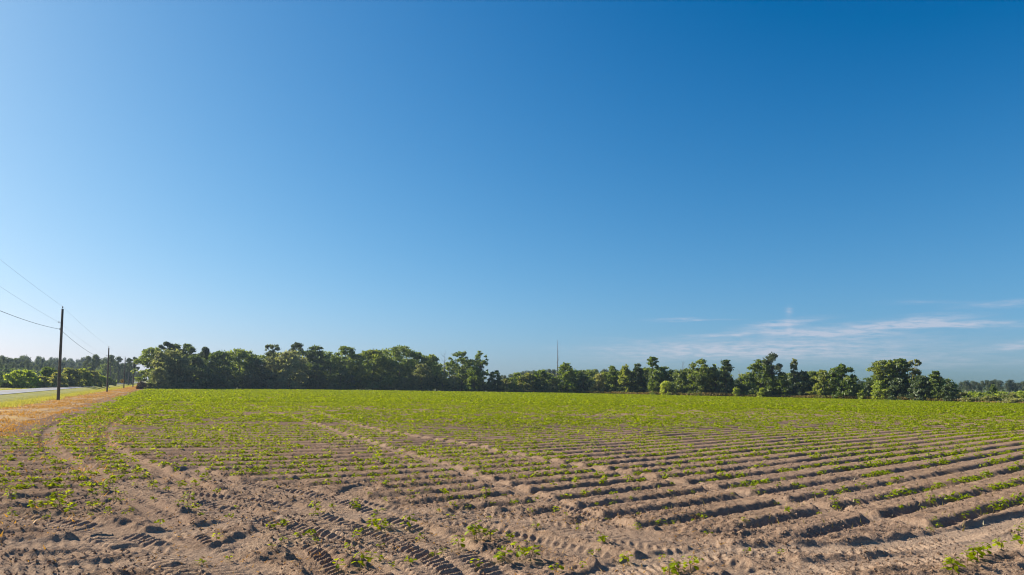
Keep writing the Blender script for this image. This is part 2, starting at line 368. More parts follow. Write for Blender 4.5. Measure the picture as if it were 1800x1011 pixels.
def relief(x, y, want_pale=False):
    """height of the worked soil"""
    x = np.asarray(x, np.float64); y = np.asarray(y, np.float64)
    r = np.hypot(x, y)
    head = np.interp(x, HEADX, HEADY) + (fbm(x * .55, y * .55, 31, 3) - .5) * 2.2
    rowm = smooth((y - head + .25) / .9); rowk = .30 + .70 * rowm
    f = phase(x, y); f = f - np.floor(f)
    prof = np.where(f < .08, 0, np.where(f < .29, smooth((f - .06) / .23), np.where(f < .84, 1 - .28 * ((f - .29) / .55), .72 * (1 - smooth((f - .84) / .16)))))
    prof = prof - .10 * np.exp(-((f - .58) / .03) ** 2)
    q = x / np.maximum(y, 1)
    amp = .122 * (.82 + .18 * smooth((q + .15) / .45)) * (.45 + 1.0 * fbm(x * .35, y * .35, 41, 3))
    amp = amp * (1 - .6 * smooth((r - 55) / 40))
    flat = np.zeros_like(x); rut = np.zeros_like(x); pale = np.zeros_like(x)
    for Q, hw, lug, dep, pl in TRACKS:
        mn = Q.min(0) - 1.4; mx = Q.max(0) + 1.4
        sel = np.nonzero((x > mn[0]) & (x < mx[0]) & (y > mn[1]) & (y < mx[1]))[0]
        if not len(sel): continue
        seg = np.diff(Q, axis=0); L = np.linalg.norm(seg, axis=1); S0 = np.concatenate([[0], np.cumsum(L)[:-1]])
        for c0 in range(0, len(sel), 20000):
            id_ = sel[c0:c0 + 20000]; px = x[id_][:, None]; py = y[id_][:, None]
            dx = px - Q[:-1, 0]; dy = py - Q[:-1, 1]
            tt = np.clip((dx * seg[:, 0] + dy * seg[:, 1]) / (L * L), 0, 1)
            ex = dx - tt * seg[:, 0]; ey = dy - tt * seg[:, 1]; dd = ex * ex + ey * ey
            k = dd.argmin(1); ar = np.arange(len(id_)); dist = np.sqrt(dd[ar, k])
            s = S0[k] + tt[ar, k] * L[k]; side = np.sign(seg[k, 0] * dy[ar, k] - seg[k, 1] * dx[ar, k])
            wob = hw * (.85 + .3 * vnoise(s * .8, s * 0 + hw * 7, 77))
            inside = smooth((wob + .10 - dist) / .16)
            flat[id_] = np.maximum(flat[id_], inside * .9)
            pale[id_] = np.maximum(pale[id_], inside * pl)
            tl = dist / hw
            w_ = s / .18 + tl * 1.1 + .5 * vnoise(s * 1.1, side * 5, 81) + .5 * (side > 0)
            fw = w_ - np.floor(w_)
            lugh = np.where(fw < .3, smooth(fw / .3), np.where(fw < .8, 1 - (fw - .3) / .5, 0))
            berm = np.exp(-((dist - hw - .12) / .10) ** 2) * .022 * (.4 + 1.2 * vnoise(s * 3.5, side * 3, 79))
            z = inside * (-dep + lug * .052 * lugh * smooth((1 - tl) / .12) * (.15 + 1.1 * smooth((vnoise(s * .9, side * 4 + hw * 31, 78) - .2) / .5)) * (.6 + .8 * vnoise(px[:, 0] * 3.1, py[:, 0] * 3.1, 83))) + berm * (dep > 0)
            rut[id_] = rut[id_] * (1 - inside) + z
    rut = np.clip(rut, -.10, .12)
    h = amp * (prof - .45) * rowk * (1 - flat)
    # headland: churned ground with leftover ridges
    hm = (1 - rowm) * (1 - .75 * flat)
    ca, sa = math.cos(R(22)), math.sin(R(22)); xa = x * ca + y * sa; ya = -x * sa + y * ca
    rid = 1 - np.abs(2 * fbm(xa * .34, ya * 1.25, 51, 3) - 1)
    h = h + hm * (.095 * smooth((rid - .82) / .18) * vnoise(xa * .3, ya * .6, 54) - .02 + .05 * (fbm(xa * 1.1, ya * 4.2, 52, 4) - .5))
    near = 1 - smooth((r - 22) / 25)
    cl = fbm(x * 5.5, y * 5.5, 61, 4, .65)
    clod = smooth((cl - .52) / .10)
    h = h + near * ((.026 * clod * (.25 + .75 * smooth((fbm(x * .8, y * .8, 62, 2) - .4) / .3)) + .020 * smooth((fbm(x * 8.5, y * 8.5, 64, 2) - .52) / .12)) * (1 - .95 * flat) + .034 * (fbm(x * 7, y * 7, 63, 3, .7) - .5) * (1 - .7 * flat))
    h = h + rut + .12 * (fbm(x * .06, y * .06, 66, 2) - .5) * smooth(r / 30)
    ev = vof(x, y)
    keep = smooth((ev - V_EDGE + .3) / 2.0)
    h = h * (.25 + .75 * keep)
    if want_pale: return h, pale, np.clip(flat / .9, 0, 1)
    return h

# ------------------------------------------------------------------ setting: ground, field, verges, road
def sheet(name, pts, z, mat, kind='structure'):
    o = mesh_np(name, [(x, y, z) for x, y in pts], [list(range(len(pts)))], mat); tag(o, kind=kind); return o
GR = 1600
gnd = sheet('ground', [(-GR, -GR), (GR, -GR), (GR, GR), (-GR, GR)], -.30, M['land'])

def polar_field():
    ths = np.arange(R(-52), R(52), .0021)
    rs = [4.2]
    while rs[-1] < 62: rs.append(rs[-1] + max(.028, rs[-1] * .0036))
    while rs[-1] < 275: rs.append(rs[-1] * 1.02)
    rs = np.array(rs)
    T, RR = np.meshgrid(ths, rs); X = RR * np.sin(T); Y = RR * np.cos(T)
    Z, pale, _fl = relief(X.ravel(), Y.ravel(), True)
    nt, nr = len(ths), len(rs)
    i = np.arange(nr - 1)[:, None] * nt + np.arange(nt - 1)[None, :]
    F = np.stack([i, i + 1, i + nt + 1, i + nt], -1).reshape(-1, 4)
    xc = X.ravel()[F].mean(1); yc = Y.ravel()[F].mean(1)
    keep = (vof(xc, yc) > V_EDGE - .8) & (np.hypot(xc, yc) < edge_r(np.arctan2(xc, yc)) + 1.5)
    F = F[keep]
    used = np.unique(F); mp = np.full(nt * nr, -1, np.int32); mp[used] = np.arange(len(used))
    V = np.stack([X.ravel(), Y.ravel(), Z], 1)[used]
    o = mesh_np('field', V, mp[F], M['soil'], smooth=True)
    a = o.data.attributes.new('pale', 'FLOAT', 'POINT'); a.data.foreach_set('value', pale[used].astype(np.float32))
    tag(o, kind='structure'); return o
field = polar_field()

def strip(name, u0, u1, du, v0, v1, nv, zf, mat):
    us = np.arange(u0, u1 + du, du); vs = np.linspace(v0, v1, nv)
    U, V = np.meshgrid(us, vs, indexing='ij'); x, y = uv2xy(U, V); z = zf(U, V)
    i = np.arange(len(us) - 1)[:, None] * nv + np.arange(nv - 1)[None, :]
    F = np.stack([i, i + 1, i + nv + 1, i + nv], -1).reshape(-1, 4)[:, ::-1]
    o = mesh_np(name, np.stack([x, y, z], -1).reshape(-1, 3), F, mat, smooth=True); tag(o, kind='structure'); return o
def rise(U): return 0.0 * U
def ditch(U, V):
    return rise(U) * smooth((-V - 15.5) / 4.0) + .10 - .55 * np.exp(-((V + 16.2) / 1.6) ** 2) + .19 * smooth((-V - 18.5) / 1.3) + .06 * (fbm(U * .3, V * .5, 91, 3) - .5) * smooth((V + 19.5) / 2)
def deadz(U, V):
    e = smooth((V - (V_EDGE - 1.2)) / 1.2)
    return .07 * (1 - e) - .05 * e + .05 * (fbm(U * .5, V * .7, 92, 3) - .5) + .03
strip('dry_verge', -40, 420, 1.2, V_TURF - .1, V_EDGE + .9, 12, deadz, M['deadgrass'])
strip('grass_verge', -40, 1500, 2.0, V_ROAD0 - .15, V_TURF + .5, 14, ditch, M['verge'])
ROADZ = .34
strip('road', -60, 1500, 10, V_ROAD1, V_ROAD0, 5, lambda U, V: ROADZ + rise(U) + .05 * (1 - np.abs(V + 23.2) / 3.2) + 0 * U, M['asphalt'])
strip('far_verge', -60, 1500, 4, -36, V_ROAD1 + .1, 10, lambda U, V: .24 + rise(U) * smooth((V + 36) / 4) - .3 * np.exp(-((V + 30) / 1.5) ** 2) + .05 * (fbm(U * .3, V * .5, 93, 3) - .5), M['verge'])
for nm, v0, mt in (('edge_line', V_ROAD0 - .35, 'paint_white'), ('edge_line', V_ROAD1 + .25, 'paint_white'), ('centre_line', -23.28, 'paint_yellow'), ('centre_line', -23.06, 'paint_yellow')):
    strip(nm, -60, 1500, 10, v0, v0 + .11, 2, lambda U, V: ROADZ + rise(U) + .05 * (1 - np.abs(V + 23.2) / 3.2) + .006 + 0 * U, M[mt])
# bare sand track along the far edge of the field
tp = [(X, edge_r(math.atan2((X - 900) / 1200, 1))) for X in range(980, 2050, 40)]
V = []; 
for X, r_ in tp:
    th = math.atan2((X - 900) / 1200, 1); wd = 2.5 + 7 * float(smooth((X - 1350) / 250))
    for rr, zz in ((r_ - .5, .0), (r_ + wd * .5, .06), (r_ + wd, .03)): V.append((rr * math.sin(th), rr * math.cos(th), zz))
F = [(i * 3 + k, (i + 1) * 3 + k, (i + 1) * 3 + k + 1, i * 3 + k + 1) for i in range(len(tp) - 1) for k in (0, 1)]
tag(mesh_np('dirt_track', V, F, M['track'], smooth=True), kind='structure')

# ------------------------------------------------------------------ leaf clouds
def rand_frames(n, bias=None, k=0.0):
    """random unit normals n (optionally biased) with tangents"""
    N = rng.normal(size=(n, 3))
    N /= np.linalg.norm(N, axis=1, keepdims=True)
    if bias is not None:
        N = N * (1 - k) + bias * k; N /= np.linalg.norm(N, axis=1, keepdims=True) + 1e-9
    A = np.cross(N, rng.normal(size=(n, 3))); A /= np.linalg.norm(A, axis=1, keepdims=True) + 1e-9
    return N, A, np.cross(N, A)
def leaf_quads(C, size, bias=None, k=0.0, asp=.62):
    n = len(C); N, A, B = rand_frames(n, bias, k)
    s = (np.asarray(size) * rng.uniform(.6, 1.35, n))[:, None]
    V = np.stack([C - A * s, C + B * s * asp * .8 + N * s * .12, C + A * s, C - B * s * asp * .8 + N * s * .12], 1).reshape(-1, 3)
    return V, np.arange(4 * n).reshape(-1, 4)

def envelope(kind, t_):
    if kind == 'oak': return np.where(t_ < .4, .72 + .28 * t_ / .4, np.sqrt(np.clip(1 - (np.maximum(t_ - .4, 0) / .6) ** 2.2, 0, 1))) * .98 + .02
    if kind == 'dome': return np.sqrt(np.clip(1 - t_ ** 2.2, 0, 1)) * (.86 + .14 * np.minimum(t_ * 5, 1))
    if kind == 'cone': return (1 - t_) ** .46 * (.75 + .25 * np.minimum(t_ * 6, 1)) + .03
    if kind == 'vase': return (.45 + .55 * t_) * np.sqrt(np.clip(1 - np.maximum(t_ - .6, 0) ** 2 / .16, 0, 1))
    if kind == 'column': return .75 * np.sqrt(np.clip(1 - np.maximum(t_ - .55, 0) ** 2 / .2025, 0, 1)) + .12
    return np.sqrt(np.clip(1 - (2 * t_ - 1) ** 2, 0, 1))

def crown_points(kind, w, h0, h1, nl, lobe, nleaf, seed, gaps=0.0):
    """lobes spread through an envelope, leaves on the lobes; returns lobe centres, leaf positions, outward directions"""
    g = np.random.default_rng(seed); C = []; Rr = []; nl = int(nl * 3.2); lobe = lobe * .66; w = w * 1.16
    H = h1 - h0; tries = 0
    while len(C) < nl and tries < nl * 30:
        tries += 1
        t_ = g.uniform(.02, .98) ** (1.35 if h0 < .3 else 1.0); e = envelope(kind, t_) * w / 2
        rad = lobe * g.uniform(.6, 1.3) * min(1, .45 + e / (w / 2 + 1e-6))
        an = g.uniform(0, 2 * math.pi); rr = max(0, e - rad * .6) * math.sqrt(g.uniform(.12, 1))
        wob = 1 + .22 * math.sin(an * 2 + seed) + .15 * math.sin(an * 3 + seed * 1.7)
        p = np.array([math.cos(an) * rr * wob, math.sin(an) * rr * wob, h0 + t_ * H])
        p[2] = min(p[2], h1 - rad * .75)
        p[2] = max(p[2], h0 + rad * .3)
        if gaps > 0 and C and min(np.linalg.norm(p - c) for c in C) < lobe * gaps: continue
        C.append(p); Rr.append(rad)
    C = np.array(C); Rr = np.array(Rr)
    wts = Rr ** 2; idx = g.choice(len(C), nleaf, p=wts / wts.sum())
    D = g.normal(size=(nleaf, 3)); D[:, 2] = D[:, 2] * .9 + .25; D /= np.linalg.norm(D, axis=1, keepdims=True)
    rr = Rr[idx] * g.uniform(.35, 1.12, nleaf) ** .55
    gz = np.abs(g.normal(0, .62, nleaf)) + .12
    rr = np.where(g.random(nleaf) < .8, Rr[idx] * np.minimum(gz, 1.55), rr)
    P = C[idx] + D * rr[:, None] * np.array([1.1, 1.1, .66])
    P[:, 2] = np.minimum(P[:, 2], h1 + .35)
    P[:, 2] = np.maximum(P[:, 2], .08)
    return C, Rr, P, D

def trunk_mesh(C, Rr, h0, h1, r0, seed, mb, nlimb=9, lean=(0, 0), top=None):
    g = random.Random(seed); top = top if top is not None else h0 + (h1 - h0) * .7
    path = []; rad = []; n = 7
    for i in range(n + 1):
        s = i / n
        path.append(Vector((lean[0] * s ** 1.3 + g.uniform(-.12, .12) * s, lean[1] * s ** 1.3 + g.uniform(-.12, .12) * s, top * s)))
        rad.append(r0 * (1.25 - .25 * min(1, s * 8)) * (1 - .82 * s))
    mb.tube(path, rad, 7)
    order = list(range(len(C))); g.shuffle(order)
    for j in order[:nlimb]:
        c = Vector(C[j]); s = min(.92, max(.12, (c.z * .72) / top)) if top > 0 else .5
        k = s * n; i = min(int(k), n - 1); a = path[i].lerp(path[i + 1], k - i); ra = rad[i] * .55
        mid = a.lerp(c, .5) + Vector((g.uniform(-.3, .3), g.uniform(-.3, .3), .12 * (c - a).length))
        mb.tube([a, mid, c], [ra, ra * .55, ra * .15], 5)
        for q in range(2):
            e = c + Vector((g.uniform(-1, 1), g.uniform(-1, 1), g.uniform(-.2, 1))) * float(Rr[j]) * .95
            mb.tube([mid.lerp(c, .6), e], [ra * .3, ra * .06], 4)

def make_tree(name, loc, h, w, kind, leaf, label, cat='tree', group=None, base=.22, nl=26, lobe=.17, nleaf=3600, ls=.46, trunk_r=None,
              gaps=0.0, lean=(0, 0), bark='bark', seed=None, nlimb=9, k=.14):
    nleaf = int(nleaf * 1.5); ls = ls * .82
    seed = seed if seed is not None else rnd.randrange(10 ** 6)
    root = empty(name, (loc[0], loc[1], -.12)); root.rotation_euler[2] = 0
    tag(root, label, cat, group)
    h0 = h * base
    C, Rr, P, D = crown_points(kind, w, h0, h, nl, lobe * (w * .60 + (h - h0) * .40), nleaf, seed, gaps)
    P[:, 0] += lean[0] * np.clip(P[:, 2] / h, 0, 1) ** 1.3; P[:, 1] += lean[1] * np.clip(P[:, 2] / h, 0, 1) ** 1.3
    C[:, 0] += lean[0] * (C[:, 2] / h) ** 1.3; C[:, 1] += lean[1] * (C[:, 2] / h) ** 1.3
    V, F = leaf_quads(P, ls, D, k)
    mesh_np('crown', V, F, M[leaf], root)
    mb = MB(); trunk_mesh(C, Rr, h0, h, trunk_r or (.10 + h * .016), seed, mb, nlimb, lean)
    mb.build('trunk', M[bark], root, True)
    return root

def make_pine(name, loc, h, w, label, group=None, leaf='pine', tufts=14, base=.62, nleaf=1500, ls=.36, seed=None, bark='bark', trunk_r=None, flat=.35, cat='pine tree', lean=(0, 0), tr=None):
    """tall bare trunk, limbs with flattened needle tufts"""
    seed = seed if seed is not None else rnd.randrange(10 ** 6); g = random.Random(seed)
    root = empty(name, (loc[0], loc[1], -.12)); tag(root, label, cat, group)
    mb = MB(); r0 = trunk_r or (.08 + h * .011); n = 7; path = []; rad = []
    for i in range(n + 1):
        s = i / n; path.append(Vector((lean[0] * s + g.uniform(-.15, .15) * s, lean[1] * s + g.uniform(-.15, .15) * s, h * .97 * s))); rad.append(r0 * (1 - .85 * s))
    mb.tube(path, rad, 7); P = []; D = []
    per = nleaf // tufts
    for j in range(tufts):
        s = base + (1 - base) * (j + .5) / tufts * .98; a = path[min(int(s * n), n - 1)].lerp(path[min(int(s * n) + 1, n)], s * n - int(s * n))
        an = g.uniform(0, 6.283); reach = w / 2 * (1.05 - .75 * ((s - base) / (1 - base)) ** 2) * g.uniform(.45, 1.0)
        if j == tufts - 1: reach *= .2
        c = a + Vector((math.cos(an) * reach, math.sin(an) * reach, reach * g.uniform(.05, .35)))
        mb.tube([a, a.lerp(c, .5) + Vector((0, 0, .06 * reach)), c], [r0 * .28, r0 * .16, r0 * .05], 4)
        tr_ = (tr or w * .21) * g.uniform(.75, 1.25)
        gg_ = np.random.default_rng(seed + j); d = gg_.normal(size=(per, 3)); d /= np.linalg.norm(d, axis=1, keepdims=True)
        P.append(np.array(c) + d * np.array([1, 1, flat + .3]) * tr_ * gg_.uniform(.2, 1.1, per)[:, None] ** .6); D.append(d)
    P = np.concatenate(P); D = np.concatenate(D)
    P[:, 2] = np.minimum(P[:, 2], h * 1.02)
    V, F = leaf_quads(P, ls, D, .25, .4)
    mesh_np('crown', V, F, M[leaf], root)
    mb.build('trunk', M[bark], root, True)
    return root

def make_snag(name, loc, h, label, r0=.2, nb=10, bl=.8, seed=1, bark='dead', start=.35, up=.7, cat='dead tree', lean=(0, 0), forks=()):
    g = random.Random(seed); root = empty(name, (loc[0], loc[1], -.12)); tag(root, label, cat)
    mb = MB(); n = 9
    path = [Vector((lean[0] * (i / n) + g.uniform(-.06, .06), lean[1] * i / n + g.uniform(-.06, .06), h * i / n)) for i in range(n + 1)]
    rad = [r0 * (1 - .88 * i / n) for i in range(n + 1)]
    mb.tube(path, rad, 7)
    b = mb
    for j in range(nb):
        s = start + (1 - start) * (j + g.random()) / nb * .98; i = min(int(s * n), n - 1); a = path[i].lerp(path[i + 1], s * n - i)
        an = g.uniform(0, 6.283); L = bl * g.uniform(.35, 1.1) * (1.15 - .6 * s)
        e = a + Vector((math.cos(an) * L, math.sin(an) * L, L * up * g.uniform(.5, 1.3)))
        mid = a.lerp(e, .55) - Vector((0, 0, .08 * L))
        b.tube([a, mid, e], [rad[i] * .4 + .01, rad[i] * .25 + .008, .008], 4)
    for (s, an, L, upf) in forks:
        i = min(int(s * n), n - 1); a = path[i]; e = a + Vector((math.cos(an) * L, math.sin(an) * L, L * upf))
        b.tube([a, a.lerp(e, .5) + Vector((0, 0, .1 * L)), e], [rad[i] * .6, rad[i] * .4, .02], 5)
    b.build('trunk', M[bark], root, True)
    return root

def place(X, depth): return col_at(X, depth)
def dims(X, Ytop, wpx, depth):
    return max(.5, height_at(X, Ytop, depth) + .12), wpx / FOC * depth
def bdepth(X, off):
    """a bit behind the field's far edge along that line of sight"""
    d = ray(X, 676); th = math.atan2(d.x, d.y); return (float(edge_r(th)) + off) * math.cos(th)
# ------------------------------------------------------------------ copies: a thing and its parts
def copy_thing(src, loc, rz, sc, label=None, group=None):
    c = src.copy(); COL.objects.link(c); c.location = loc; c.rotation_euler[2] = rz; c.scale = sc
    if label: c['label'] = label
    if group: c['group'] = group
    for ch in src.children:
        d = ch.copy(); COL.objects.link(d); d.parent = c
    return c
# ------------------------------------------------------------------ the wood at the far left end of the field
def T(name, X, Yt, wpx, off, kind, leaf, label, cat='tree', group=None, depth=None, wide=1.0, **kw):
    dp = depth if depth is not None else bdepth(X, off)
    h, w_ = dims(X, Yt, wpx, dp)
    return make_tree(name, place(X, dp), h, w_ * wide, kind, leaf, label, cat, group, **kw)
def PN(X, Yt, wpx, off, label, depth=None, name='pine_tree', **kw):
    dp = depth if depth is not None else bdepth(X, off)
    h, w_ = dims(X, Yt, wpx, dp)
    return make_pine(name, place(X, dp), h, w_, label, **kw)
OT, BT, ST = 'broadleaf_tree', 'bush', 'spindly_tree'
T('dead_bush', 248, 671, 15, 3, 'dome', 'rusty', 'rusty brown half dead bush at the wood end nearest the road', 'bush', base=.0, nl=16, nleaf=900, ls=.3, lobe=.2)
T(BT, 264, 672, 20, 3, 'dome', 'vine', 'low grey green bush between the rusty bush and the big oak', 'bush', base=.0, nl=16, nleaf=1200, ls=.3, lobe=.2)
T(OT, 272, 611, 52, 16, 'oak', 'oak', 'ragged tall tree leaning out towards the road behind the first big oak', base=.10, nl=40, lobe=.13, nleaf=5200)
T(OT, 296, 614, 72, 6, 'dome', 'vine', 'big round grey green oak at the road end of the wood', base=.0, nl=44, lobe=.17, nleaf=7000)
T('vine_covered_tree', 281, 645, 30, 1, 'dome', 'vine', 'short tree smothered in vine in front of the first big oak', base=.0, nl=22, nleaf=2200, lobe=.2, ls=.32)
PN(291, 600, 20, 26, 'lone flat topped pine tuft sticking out above the first big oak', tufts=10, base=.84)
T(OT, 308, 606, 34, 22, 'oak', 'pine', 'dark rounded crown behind the first big oak, left of a notch in the skyline', base=.3, nl=18, nleaf=2200)
T(OT, 328, 604, 36, 20, 'oak', 'dark', 'dark domed tree, tallest of the skyline right of the lone pine tuft', base=.3, nl=20, nleaf=2400)
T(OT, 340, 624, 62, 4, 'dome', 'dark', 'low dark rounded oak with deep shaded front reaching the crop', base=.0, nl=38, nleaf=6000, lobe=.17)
PN(358, 611, 24, 16, 'round headed pine rising in the dip between two broad oaks', tufts=13, base=.70, nleaf=1900, flat=.6)
T(OT, 386, 617, 58, 8, 'dome', 'oak', 'broad oak with light topped crown right of the round headed pine', base=.0, nl=40, nleaf=6200, lobe=.15)
T(OT, 420, 613, 58, 10, 'oak', 'oak', 'broad dark oak with a lumpy crown left of the bare topped tree', base=.06, nl=36, nleaf=5200, lobe=.15)
T(OT, 446, 628, 40, 8, 'dome', 'dark', 'lower dark tree filling the dip beside the bare topped tree', base=.0, nl=26, nleaf=3600, lobe=.18)
T(ST, 478, 606, 36, 14, 'vase', 'pine', 'bare topped tree with tufted twigs forking against the sky', base=.62, nl=16, lobe=.12, nleaf=1100, gaps=.9, nlimb=16)
T(OT, 474, 627, 46, 6, 'dome', 'vine', 'pale grey green tree below the bare topped tree', base=.0, nl=30, nleaf=4400, lobe=.16)
T(OT, 510, 616, 64, 5, 'dome', 'vine', 'wide pale crowned tree under a flat pine tuft', base=.0, nl=42, nleaf=6400, lobe=.15)
PN(518, 601, 24, 18, 'flat umbrella topped pine above the wide pale crowned tree', tufts=11, base=.80, nleaf=1300)
T(OT, 552, 607, 38, 12, 'oak', 'dark', 'tall dark oak at the right shoulder of the wide pale crowned tree', base=.1, nl=28, nleaf=3800, gaps=.4)
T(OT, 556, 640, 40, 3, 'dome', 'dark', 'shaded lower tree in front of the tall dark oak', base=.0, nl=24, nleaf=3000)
T(ST, 580, 622, 24, 10, 'column', 'oak', 'thin see through tree with sky showing between its limbs', base=.15, nl=18, lobe=.10, nleaf=1000, gaps=.9)
T(OT, 607, 609, 48, 8, 'oak', 'oak', 'upright dark oak standing alone between two gaps in the wood', base=.12, nl=32, nleaf=4600, lobe=.13, gaps=.35)
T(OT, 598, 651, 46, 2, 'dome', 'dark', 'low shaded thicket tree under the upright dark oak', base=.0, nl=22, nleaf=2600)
T(OT, 655, 615, 66, 4, 'dome', 'oaklight', 'brightest yellow green round oak of the wood', base=.04, nl=46, nleaf=7000, lobe=.15)
T(OT, 702, 608, 72, 10, 'oak', 'oak', 'very broad dark green oak with the highest crown right of the bright one', base=.04, nl=46, nleaf=6800, lobe=.14)
T(OT, 738, 624, 40, 12, 'oak', 'oak', 'smaller oak behind the rounded cedar', base=.1, nl=24, nleaf=3000)
for X, Y, wp, lf, lab in ((664, 672, 26, 'olive', 'dull olive bush at the foot of the brightest oak'), (689, 660, 26, 'olive', 'tallest olive bush before the very broad oak'), (711, 663, 22, 'vine', 'grey green bush touching the rounded cedar'), (676, 668, 22, 'green', 'small green bush between two olive bushes before the broad oak')):
    T(BT, X, Y, wp, 1.5, 'dome', lf, lab, 'bush', base=.0, nl=18, nleaf=1500, ls=.3, lobe=.2)
T('cedar_tree', 741, 639, 43, 0, 'dome', 'vine', 'neat rounded cedar standing forward of the wood at the field edge', base=.0, nl=40, nleaf=4600, lobe=.15, ls=.3)
T(OT, 757, 623, 28, 16, 'oak', 'oak', 'narrow oak peeping over the right side of the rounded cedar', base=.3, nl=18, nleaf=1700, gaps=.5)
make_snag('bare_tree', place(781, bdepth(781, 18)), height_at(781, 621, bdepth(781, 18)), 'thin grey bare tree between the rounded cedar and the tall open tree', r0=.22, nb=26, bl=3.2, seed=7, start=.3, up=1.0)
T(ST, 768, 640, 26, 8, 'column', 'oak', 'sparse young tree right beside the rounded cedar', base=.1, nl=18, lobe=.12, nleaf=1200, gaps=.8)
T(BT, 778, 657, 26, 3, 'dome', 'olive', 'olive bush in the bright gap right of the rounded cedar', 'bush', base=.0, nl=18, nleaf=1500, ls=.3)
T(BT, 797, 660, 24, 2, 'dome', 'vine', 'grey bush under the left limbs of the tall open tree', 'bush', base=.0, nl=18, nleaf=1500, ls=.3)
T(OT, 812, 617, 44, 7, 'oak', 'oak', 'tall open tree with tiered crown and sky holes right of the bare grey tree', base=.2, nl=26, nleaf=2600, lobe=.12, gaps=.8)
T(ST, 844, 617, 32, 9, 'column', 'oak', 'slim two pronged tree ending the tall wood on its right', base=.32, nl=18, lobe=.11, nleaf=1300, gaps=.9)
T(OT, 833, 644, 40, 4, 'dome', 'green', 'fresh green tree below the two pronged tree', base=.0, nl=28, nleaf=3400)
T(ST, 870, 650, 34, 5, 'cone', 'dark', 'dark spiky tree where the skyline drops right of the tall wood', base=.0, nl=24, lobe=.12, nleaf=2000, gaps=.6)
T(BT, 891, 664, 28, 1, 'dome', 'olive', 'round olive bush right of the dark spiky tree', 'bush', base=.0, nl=22, nleaf=1900, ls=.3)
# ------------------------------------------------------------------ the thinner tree row along the right of the field
T(OT, 926, 656, 34, 5, 'dome', 'olive', 'first lit tree of the low row, left of its twin with the darker side', base=.0, nl=24, nleaf=2600)
T(OT, 950, 650, 36, 5, 'dome', 'green', 'tree with a dark right side, second left of the tall dead trunk', base=.0, nl=26, nleaf=3000)
T(BT, 972, 664, 22, 3, 'dome', 'olive', 'bush at the foot of the tall dead trunk', 'bush', base=.0, nl=18, nleaf=1500, ls=.3)
dp = bdepth(979, 9)
make_snag('dead_tree', place(979.5, dp), height_at(979, 597, dp), 'tall bare dead trunk rising like a mast above the low tree row', r0=.26, nb=26, bl=.9, seed=3, start=.45, up=.4)
T(OT, 995, 638, 42, 3, 'cone', 'green', 'full conical green tree just right of the tall dead trunk', base=.0, nl=34, nleaf=4200, lobe=.15)
T(OT, 1026, 660, 26, 4, 'dome', 'dark', 'low dark tree right of the conical tree', base=.0, nl=20, nleaf=1900)
T(OT, 1052, 654, 28, 4, 'cone', 'olive', 'low dull tree in the dip left of the light pointed tree', base=.0, nl=22, nleaf=2100)
T(OT, 1076, 643, 28, 5, 'cone', 'green', 'light pointed tree left of the feathery pair', base=.0, nl=24, nleaf=2400, lobe=.14)
T(OT, 1099, 640, 30, 4, 'cone', 'oaklight', 'light feathery tree, left of a darker twin', base=.0, nl=28, nleaf=3000, lobe=.14)
T(OT, 1121, 638, 34, 6, 'cone', 'dark', 'dark feathery tree touching a lighter one on its left', base=.0, nl=28, nleaf=3000, lobe=.14)
T(ST, 1148, 625, 22, 6, 'column', 'green', 'tall knobbly tree standing head and shoulders above its row', base=.5, nl=14, lobe=.14, nleaf=1100, gaps=.7)
T(OT, 1155, 650, 34, 4, 'dome', 'green', 'rounded skirt tree around the tall knobbly tree', base=.0, nl=24, nleaf=2600)
T(BT, 1171, 668, 22, 1, 'dome', 'yellow', 'yellowish bush before the rounded skirt tree', 'bush', base=.0, nl=18, nleaf=1400, ls=.3)
T(OT, 1196, 650, 36, 4, 'dome', 'oak', 'rounded tree under two bare twigs', base=.0, nl=26, nleaf=3000)
make_snag('bare_tree', place(1200, bdepth(1200, 8)), height_at(1200, 636, bdepth(1200, 8)), 'forked bare grey twigs above a rounded tree of the low row', r0=.12, nb=10, bl=2.0, seed=17, start=.6, up=2.2)
T(OT, 1230, 631, 46, 4, 'oak', 'oaklight', 'lit broad tree with a full round head left of the twin peaked dark tree', base=.02, nl=34, nleaf=4200, lobe=.14)
T(OT, 1258, 639, 26, 7, 'cone', 'oak', 'left peak of the twin peaked dark trees', base=.0, nl=22, nleaf=2200, lobe=.14)
T(OT, 1276, 632, 32, 4, 'cone', 'dark', 'right and taller peak of the twin peaked dark trees', base=.0, nl=28, nleaf=3000, lobe=.14)
T(BT, 1294, 680, 14, 1, 'dome', 'yellow', 'yellow green bush in the see through gap beside the twin peaked trees', 'bush', base=.0, nl=12, nleaf=800, ls=.28)
make_snag('bare_tree', place(1299, bdepth(1299, 26)), height_at(1299, 650, bdepth(1299, 26)), 'thin bare pole of a tree in the see through gap', r0=.12, nb=8, bl=1.4, seed=27, start=.5, up=1.6)
T(OT, 1304, 662, 18, 16, 'cone', 'vine', 'hazy grey tree set back in the see through gap', base=.0, nl=16, nleaf=1100)
T(OT, 1337, 632, 54, 4, 'cone', 'green', 'large spreading green tree leaning on a round headed pine', base=.0, nl=40, nleaf=5000, lobe=.14)
PN(1357, 621, 28, 3, 'round headed pine with bare stem on the right of the large spreading tree', tufts=17, base=.52, nleaf=1700, flat=.55)
T(BT, 1339, 682, 16, .5, 'dome', 'yellow', 'bright yellow green bush at the foot of the large spreading tree', 'bush', base=.0, nl=14, nleaf=1000, ls=.26)
T(OT, 1374, 655, 26, 3, 'dome', 'green', 'low green tree right of the round headed pine', base=.0, nl=20, nleaf=2000)
T(ST, 1396, 631, 15, 5, 'column', 'vine', 'thin pale tree with a wispy top between two low clumps', base=.55, nl=12, lobe=.13, nleaf=420, gaps=.8, bark='dead', nlimb=12)
